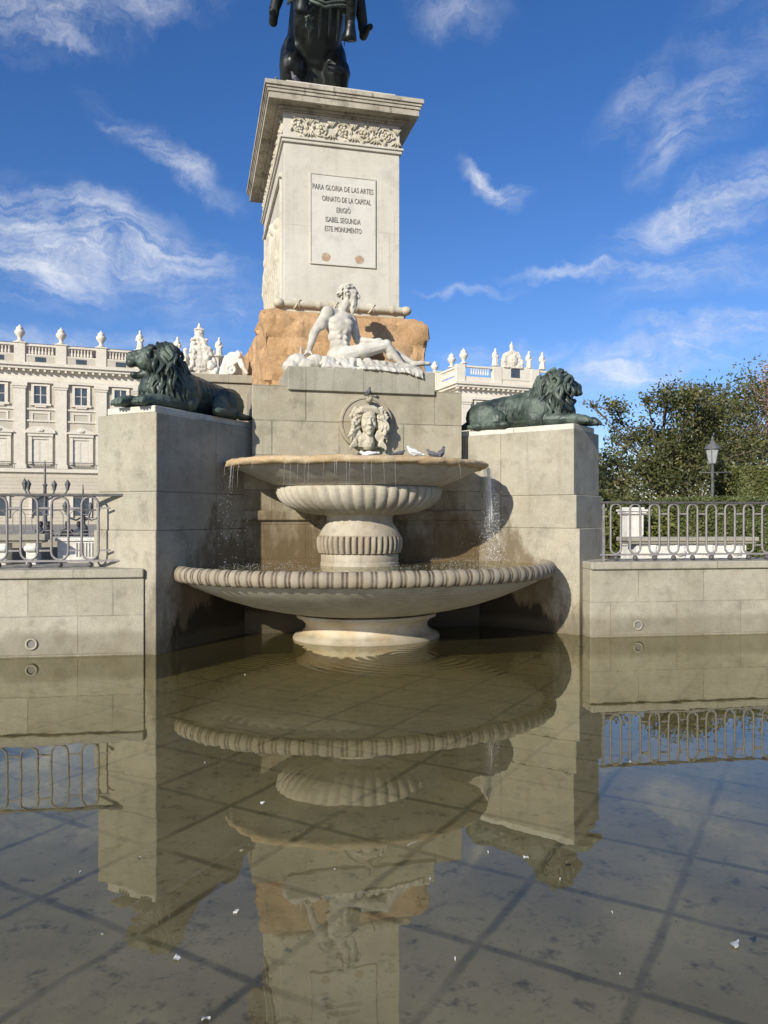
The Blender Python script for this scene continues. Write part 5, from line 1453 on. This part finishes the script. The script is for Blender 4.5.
def vegetation():
    MAG = leaf_mat('magnolia_leaves', (.06, .075, .02), (.15, .155, .048), (.19, .165, .06), .5, .9)
    SHR = leaf_mat('shrub_leaves', (.10, .12, .03), (.20, .21, .05), (.09, .10, .03), .5, .8)
    PNK = leaf_mat('autumn_leaves', (.42, .27, .2), (.52, .36, .28), (.32, .2, .14), .7, .5)
    HED = leaf_mat('hedge_leaves', (.085, .105, .030), (.15, .175, .055), (.11, .13, .04), .6, 1.5, .15)
    HED2 = leaf_mat('tall_hedge_leaves', (.13, .15, .045), (.20, .215, .065), (.16, .17, .055), .6, 1.2, .25)
    rr = random.Random(12)
    def at(px, y, D): return ((px - 384) / 770 * D, D, EYE + (515 - y) / 770 * D)
    # magnolia: clumps placed through an uneven crown
    D = 30; bx, by, _ = at(660, 515, D)
    spec = [(612, 405, .55), (622, 428, .7), (640, 425, .8), (655, 405, .8), (676, 408, .8), (690, 395, .75), (705, 410, .9), (722, 388, .7), (730, 398, .7), (724, 430, 1.0), (700, 440, 1.0), (676, 440, 1.0),
            (650, 452, .9), (628, 460, .8), (610, 470, .7), (615, 450, .5), (640, 480, .9), (665, 470, .8), (690, 470, .9), (702, 458, .8), (738, 445, .7), (605, 490, .7), (630, 500, .8), (655, 505, .7), (680, 500, .9), (695, 488, .6), (668, 388, .4), (607, 435, .35), (601, 392, .25), (726, 378, .4), (640, 400, .4)]
    cl = []
    for (px, y, r) in spec:
        x, _, z = at(px, y + 9, D); cl.append((x - bx, rr.uniform(-1.3, 1.3), z - .1, r))
    tree('dark glossy evergreen tree with an open crown behind the right railing', (bx, by, .1), 5, cl, MAG, .16, .08, 1050, .38, fork=.42)
    # a second evergreen standing behind it
    D = 43; bx, by, _ = at(735, 515, D); cl = []
    for (px, y, r) in [(700, 425, 1.3), (730, 412, 1.2), (738, 445, 1.2), (715, 455, 1.4), (742, 460, 1.2), (690, 470, 1.3), (668, 455, 1.0), (650, 480, 1.2)]:
        x, _, z = at(px, y, D); cl.append((x - bx, rr.uniform(-1.5, 1.5), z - .1, r))
    tree('dense evergreen tree standing behind the street lamp', (bx, by, .1), 8, cl, MAG, .2, .11, 1000, .5)
    D = 46; bx, by, _ = at(790, 515, D); cl = []
    for (px, y, r) in [(755, 395, 1.1), (768, 380, 1.2), (785, 372, 1.5), (750, 415, 1.1), (757, 385, .8), (775, 410, 1.5), (800, 400, 1.6), (765, 440, 1.2), (795, 440, 1.5), (815, 385, 1.5), (830, 420, 1.6)]:
        x, _, z = at(px, y + 14, D); cl.append((x - bx, rr.uniform(-1.5, 1.5), z - .1, r))
    tree('pinkish brown autumn tree at the right edge of the photo', (bx, by, .1), 9, cl, PNK, .2, .10, 620, .5)
    # shrubs at the foot of the trees
    gs = 'shrubs behind the right railing'
    for i, (px, y, D, w, h, lab, mt) in enumerate([(612, 505, 24, 1.0, 1.75, 'yellow green leafy shrub nearest the right lion block', SHR), (655, 520, 23, 1.1, 1.5, 'yellow green shrub right of the white pillar', SHR), (684, 515, 25, 1.0, 1.6, 'dark green shrub at the left end of the low hedge', MAG), (628, 500, 27, 1.3, 2.2, 'dark green shrub behind the white pillar', MAG), (590, 505, 27, 1.0, 2.6, 'dark green shrub half hidden by the right lion block', MAG)]):
        x, yy, _ = at(px, 515, D); th = thing('shrub', lab, 'shrub', (x, yy, .1), 0, gs)
        rn = np.random.default_rng(40 + i); P = []
        mb = MB(); r2 = random.Random(i)
        for k in range(16):
            a = r2.uniform(0, 6.28); q = r2.uniform(.2, 1); top = Vector((w * .6 * q * math.cos(a), w * .6 * q * math.sin(a), h * r2.uniform(.25, .9)))
            mb.tube([(0, 0, 0), top * .6, top], [.03, .02, .008], 5); P.append(np.array(top) + rn.normal(size=(320, 3)) * np.array((.26, .26, .22)) * w)
        mb.build('stem', BARK, th); link('foliage', leaf_cloud(np.concatenate(P), .075, rn), mt, th)
    x, y, z = at(737, 500, 22)
    hedge('low clipped hedge with a flat top, behind the right railing', (x + .7, 23.2, .1), R(7), 4.6, 2.2, 2.05, HED, 3, 42000)
    x, y, z = at(760, 467, 34)
    hedge('taller clipped hedge rising behind the low hedge at the right edge', (17.1, 29.6, .1), R(7), 8.6, 2.0, 3.35, HED2, 4, 50000)
    # distant tree belt so that no bare horizon shows
    for i, (px, D, w, h) in enumerate([(600, 70, 5, 6.5), (560, 85, 5, 6.0), (700, 75, 7, 8.5), (800, 70, 7, 9)]):
        x = (px - 384) / 770 * D; cl = [(rr.uniform(-w, w) * .6, rr.uniform(-1, 1), h * rr.uniform(.35, 1), 1.7) for _ in range(12)]
        labs = ['distant dark green tree just right of the right lion block', 'distant dark green tree hidden behind the right lion block', 'distant dark green tree behind the middle of the trees at right', 'distant dark green tree beyond the autumn tree']
        tree(labs[i], (x, D, .1), 60 + i, cl, MAG, .25, .2, 120, .5)

# ---------------------------------------------------------------- benches, pillar, lamps, people
def furniture():
    WH = MARBLE_W
    th = thing('stone_bench', 'white stone bench with a moulded slab top behind the right railing', 'bench', (6.3, 18.2, .1), R(7), 'stone benches around the fountain')
    MB().box(-.7, 2.55, -.32, .35, .98, 1.08).box(-.66, 2.5, -.28, .3, .92, .979).build('seat_slab', PLINTHST, th, bevel=.02)
    MB().box(-.45, 2.3, -.2, .25, .0, .919).build('carcass', WH, th, bevel=.01)
    for x in (-.2, .5, 1.2, 1.9):
        q = MB(); q.box(x, x + .22, -.26, -.201, 0, .9); q.ell((x + .11, -.27, .75), (.13, .06, .12)); q.build('scroll_leg', WH, th, bevel=.008)
    th = thing('stone_pillar', 'square white stone pillar with a moulded cap behind the right railing', 'pillar', (7.15, 22.2, .1), R(7))
    MB().box(-.24, .24, -.24, .24, 0, 1.62).build('shaft', WH, th, bevel=.012)
    MB().box(-.30, .30, -.30, .30, 1.621, 1.70).box(-.34, .34, -.34, .34, 1.701, 1.76).box(-.26, .26, -.26, .26, 1.761, 1.82).build('cap', WH, th, bevel=.01)
    # left
    th = thing('stone_bench', 'long stone bench with grey slab and scrolled supports behind the left railing', 'bench', (-12.6, 25, .1), R(12), 'stone benches around the fountain')
    MB().box(-2.6, 1.6, -.5, .5, .78, .98).box(-2.5, 1.5, -.42, .42, .70, .779).build('seat_slab', PLINTHST, th, bevel=.02)
    for x in (-1.9, -.9, .1, 1.0):
        q = MB(); q.box(x, x + .3, -.4, .4, 0, .69); q.cap((x + .04, -.42, .52), (x + .26, -.42, .52), .11); q.cap((x + .04, -.38, .14), (x + .26, -.38, .14), .09)
        q.build('scroll_leg', WH, th, bevel=.01)
    th = thing('stone_plinth', 'cream stone plinth with a grooved front right of the long stone bench', 'plinth', (-10.3, 26.2, .1), R(12))
    MB().box(-.7, .75, -.35, .35, .0, .72).box(-.76, .81, -.41, .41, .721, .84).build('block', WH, th, bevel=.02)
    g = MB()
    for k in range(6): g.box(-.1 + k * .1, -.06 + k * .1, -.365, -.351, .2, .66)
    g.build('flute', LETTER, th)
    # street lamp right
    gl = plain_mat('lamp_glass', (.34, .35, .34), .2, .1)
    ir = metal_mat('lamp_iron', (.10, .105, .10), (.16, .16, .15), .55, .2)
    x = (712.5 - 384) / 770 * 27
    th = thing('street_lamp', 'grey street lamp with a glazed lantern and crossbar in front of the trees at right', 'street lamp', (x, 27, .1))
    MB().lathe([(.14, 0), (.14, .3), (.09, .4), (.065, .6), (.05, 3.6), (.08, 3.65), (.05, 3.72)], 12).build('pole', ir, th, smooth='auto')
    zc = 1.6 + 42 / 770 * 27 - .0
    MB().cap((-.42, 0, zc + .02), (.62, 0, zc + .02), .018).ell((-.44, 0, zc + .02), .035).ell((.64, 0, zc + .02), .035).build('crossbar', ir, th, smooth=True)
    z0 = 1.6 + 52 / 770 * 27
    lan = thing('x', '', '') if False else None
    lm = MB(); lm.lathe([(.10, z0 - .03), (.13, z0), (.23, z0 + .48), (.20, z0 + .5)], 6); lo = lm.build('lantern', gl, th)
    fr = MB()
    for k in range(6):
        a = 2 * math.pi * k / 6; fr.tube([(.135 * math.cos(a), .135 * math.sin(a), z0), (.235 * math.cos(a), .235 * math.sin(a), z0 + .48)], .013, 5)
    fr.lathe([(.27, z0 + .48), (.27, z0 + .52), (.20, z0 + .62), (.10, z0 + .70), (.10, z0 + .74), (.05, z0 + .80), (.06, z0 + .86), (.01, z0 + .95)], 12)
    fr.build('lantern_frame', ir, lo)
    # palace candelabra at left
    def candelabra(label, px, D, top):
        x = (px - 384) / 770 * D
        th = thing('street_lamp', label, 'street lamp', (x, D, .1), 0, 'many-armed lamps before the palace')
        H = 1.6 + (515 - top) / 770 * D
        MB().lathe([(.35, 0), (.35, .8), (.16, 1.0), (.11, 1.8), (.09, H - 1.6), (.16, H - 1.5), (.07, H - 1.4), (.06, H - .5), (.02, H)], 10).build('pole', ir, th, smooth='auto')
        for k in range(5):
            a = 2 * math.pi * k / 5 + .3 if k < 4 else 0; r_ = 1.25 if k < 4 else 0
            if k == 4: continue
            ax, ay = r_ * math.cos(a), r_ * math.sin(a); zz = H - 1.7
            arm = MB(); arm.tube([(0, 0, zz - .4), (ax * .4, ay * .4, zz - .65), (ax * .8, ay * .8, zz - .5), (ax, ay, zz - .1)], .05, 6); arm.build('arm', ir, th, smooth=True)
            l = MB(); l.lathe([(.08, zz - .1), (.17, zz + .25), (.20, zz + .28), (.09, zz + .45), (.02, zz + .56)], 6, ax, ay); l.build('lantern', ir, th)
    candelabra('dark many-armed street lamp with a tall finial above the left railing', 45, 46, 460)
    candelabra('dark many-armed street lamp close to the left lion block', 83, 50, 484)
    # people
    def person(label, px, D, shirt, rot, sit, hat=None):
        x = (px - 384) / 770 * D
        th = thing('person', label, 'person', (x, D, .1), rot, 'people in the distance')
        m = MB(); o = -.0
        if sit:
            hp = (0, 0, .5); kn = .45
        else: hp = (0, 0, .9)
        hz = hp[2]
        m.ell((0, 0, hz), (.17, .13, .13)); m.cap((0, 0, hz), (0, 0, hz + .42), .14, .16); m.ell((0, 0, hz + .46), (.2, .12, .08)); m.cap((0, 0, hz + .5), (0, .0, hz + .6), .055, .055)
        for q in (-1, 1):
            m.cap((q * .19, 0, hz + .46), (q * .25, -.05, hz + .18), .06, .045); m.cap((q * .25, -.05, hz + .18), (q * .18, -.24, hz + .08), .045, .035); m.ell((q * .16, -.28, hz + .08), (.035, .06, .03))
            if sit:
                m.cap((q * .1, 0, hz), (q * .12, -.45, hz + .0), .09, .07); m.cap((q * .12, -.45, hz), (q * .12, -.45, .08), .065, .045); m.cap((q * .12, -.43, .05), (q * .12, -.6, .04), .045, .035)
            else:
                m.cap((q * .1, 0, hz), (q * .11, -.02, .48), .09, .065); m.cap((q * .11, -.02, .48), (q * .11, .02, .08), .06, .042); m.cap((q * .11, .02, .05), (q * .11, -.17, .04), .045, .035)
        link('clothed_body', blob(m, .022, 2), shirt, th)
        hd = MB(); hd.ell((0, -.01, hz + .72), (.08, .10, .12)); hd.ell((0, -.11, hz + .71), (.016, .022, .022), 8, 6)
        hd.ell((0.03, -.1, hz + .735), (.014, .01, .008), 6, 4); hd.ell((-.03, -.1, hz + .735), (.014, .01, .008), 6, 4); hd.ell((0, -.1, hz + .665), (.025, .01, .007), 6, 4)
        for q in (-1, 1): hd.ell((q * .083, 0, hz + .71), (.012, .022, .032), 6, 5)
        link('head', blob(hd, .012, 1), SKIN, th)
        hr = MB(); hr.ell((0, .015, hz + .755), (.088, .1, .1)); hr.ell((0, .05, hz + .70), (.08, .065, .09)); link('hair', blob(hr, .015, 1), HAIRM, th)
    SKIN = plain_mat('skin', (.45, .28, .20), .6, .1); HAIRM = plain_mat('dark_hair', (.03, .022, .018), .6)
    CL1 = plain_mat('black_coat', (.016, .016, .02), .8); CL2 = plain_mat('charcoal_coat', (.04, .045, .055), .8)
    person('person in a charcoal coat sitting beyond the long stone bench', 41, 31.5, CL2, R(180), True)
    person('person in a black coat sitting beside the one in charcoal', 49, 31.5, CL1, R(150), True)
    person('person in black sitting left of a second figure, beyond the cream plinth', 67, 31.5, CL1, R(200), True)
    person('person in a charcoal jacket sitting nearest the left lion block', 79, 31.5, CL2, R(170), True)
    # seat they share
    th = thing('stone_bench', 'low distant stone seat under the people in dark coats', 'bench', (-13.3, 31.65, .1), 0, 'stone benches around the fountain')
    MB().box(-1.7, 1.7, -.25, .3, .28, .405).build('seat_slab', WH, th, bevel=.015)
    for xx in (-1.4, 1.2): MB().box(xx, xx + .25, -.2, .25, 0, .279).build('leg', WH, th, bevel=.01)

# ---------------------------------------------------------------- feathers on the water
def feathers():
    FE = plain_mat('wet_feather', (.5, .5, .46), .8, .1)
    FE.use_backface_culling = False
    def feather(size, seed):
        r = random.Random(seed); mb = MB(); n = 7; vs = []; fs = []
        for i in range(n + 1):
            f = i / n; w_ = size * .22 * math.sin(math.pi * (f ** .7)) * r.uniform(.75, 1.15) + .001
            x = size * (f - .5); b = size * .12 * math.sin(f * 3)
            vs += [(x, b - w_, .004 + .004 * math.sin(f * 5)), (x, b, .006), (x, b + w_, .004 + .005 * math.cos(f * 4))]
        for i in range(n):
            for k in (0, 1): fs.append((i * 3 + k, i * 3 + k + 1, i * 3 + k + 4, i * 3 + k + 3))
        top = len(vs); vs2 = [(x, y, z - .003) for x, y, z in vs]; fs2 = [tuple(top + q for q in reversed(f)) for f in fs]
        mb.add(vs + vs2, fs + fs2); return mb
    def at(px, py): d = EYE * 770 / (py - 515); return ((px - 384) / 770 * d, d, .002)
    big = [(178, 958, .055, 'curled white feather floating near the bottom of the photo, left of the pedestal reflection'), (737, 945, .07, 'long white feather floating at the right edge, below the railing reflection'),
           (236, 912, .03, 'round white speck of down floating right of the left lion reflection'), (206, 1020, .03, 'white speck floating at the very bottom edge'), (263, 803, .03, 'white feather floating right of the railing reflection, left side'),
           (526, 858, .035, 'white feather on the water beside the reflection of the right lion head')]
    for i, (x, y, s, lab) in enumerate(big):
        o = feather(s, i).build('feather', FE, None, at(x, y), random.uniform(0, 6), uv=False); tag(o, lab, 'feather', 'white feathers afloat on the pool')
    small = [(140, 858), (122, 862), (80, 873), (150, 780), (205, 763), (60, 758), (245, 675), (260, 725), (630, 762), (647, 803), (488, 853), (509, 861), (612, 913), (650, 855), (560, 880), (700, 903), (455, 960), (480, 940), (620, 975), (545, 905), (430, 880), (200, 690), (335, 870), (545, 1005), (102, 935)][::2]
    r = random.Random(77)
    for (x, y) in small:
        s = r.uniform(.006, .016); o = feather(s, x).build('floating_down', FE, None, at(x, y), r.uniform(0, 6), uv=False)
        tag(o, 'tiny white fleck of down floating on the pool water', 'feather', 'tiny flecks of down on the pool')

# ---------------------------------------------------------------- extra materials used by the basins
def bowl_under():
    m = stone_mat('lower_bowl_stone', (.44, .41, .34), (.33, .305, .245), bump=.2, speck=.15, blot=2.5)
    t = NT(m.node_tree); b = t.n['Principled BSDF']
    tc = t.new('ShaderNodeTexCoord')
    wv = t.new('ShaderNodeTexWave'); wv.wave_type = 'BANDS'; wv.bands_direction = 'Z'  # pale wavy bands paint ripple light thrown up by the water
    t.link(t.mapping(tc.outputs['Object'], (.55, .55, 3.2)), wv.inputs[0])
    wv.inputs['Scale'].default_value = 2.6; wv.inputs['Distortion'].default_value = 5.0; wv.inputs['Detail'].default_value = 2.0; wv.inputs['Detail Scale'].default_value = 1.2
    src = b.inputs['Base Color'].links[0].from_socket
    t.link(t.mix(t.ramp(wv.outputs['Fac'], .55, .95, 0, .35), src, (.50, .47, .40, 1)), b.inputs['Base Color'])
    return m
BOWLB = bowl_under()
FOOTM = stone_mat('foot_stone', (.52, .47, .37), (.44, .37, .25), bump=.25, speck=.15, blot=2.5, orange=.35, wet=(.06, .5))
BASIN2 = stone_mat('stem_stone', (.44, .40, .32), (.35, .31, .24), bump=.3, speck=.2, blot=3, streak=.4, orange=.15)
def rust_mat():
    m, t, b = base_mat('rust_bleed')
    tc = t.new('ShaderNodeTexCoord')
    b.inputs['Base Color'].default_value = (.46, .29, .17, 1); b.inputs['Roughness'].default_value = .9
    tr = t.new('ShaderNodeBsdfTransparent'); mx = t.new('ShaderNodeMixShader')
    t.link(t.ramp(t.noise(tc.outputs['Object'], 14, 5), .32, .6, .2, .85), mx.inputs[0])
    t.link(tr.outputs[0], mx.inputs[1]); t.link(b.outputs[0], mx.inputs[2]); t.link(mx.outputs[0], t.n['Material Output'].inputs[0])
    return m
RUSTF = rust_mat()

# ---------------------------------------------------------------- build
ground(); water(); pool_walls()
lion_block('l', 'tall granite block left of the basins, its inner side in shadow')
lion_block('r', 'tall granite block right of the basins, sunlit and crossed by basin shadows')
lion('l', 'dark bronze lion lying on the left block, mouth open, head turned to the left')
lion('r', 'green bronze lion on the right block, seen from its flank, facing right')
fountain_wall(); lower_basin(); upper_basin(); falling_water()
rock(); pedestal(); river_god(); horse(); side_statue(); pigeons()
palace(); vegetation(); furniture(); feathers()
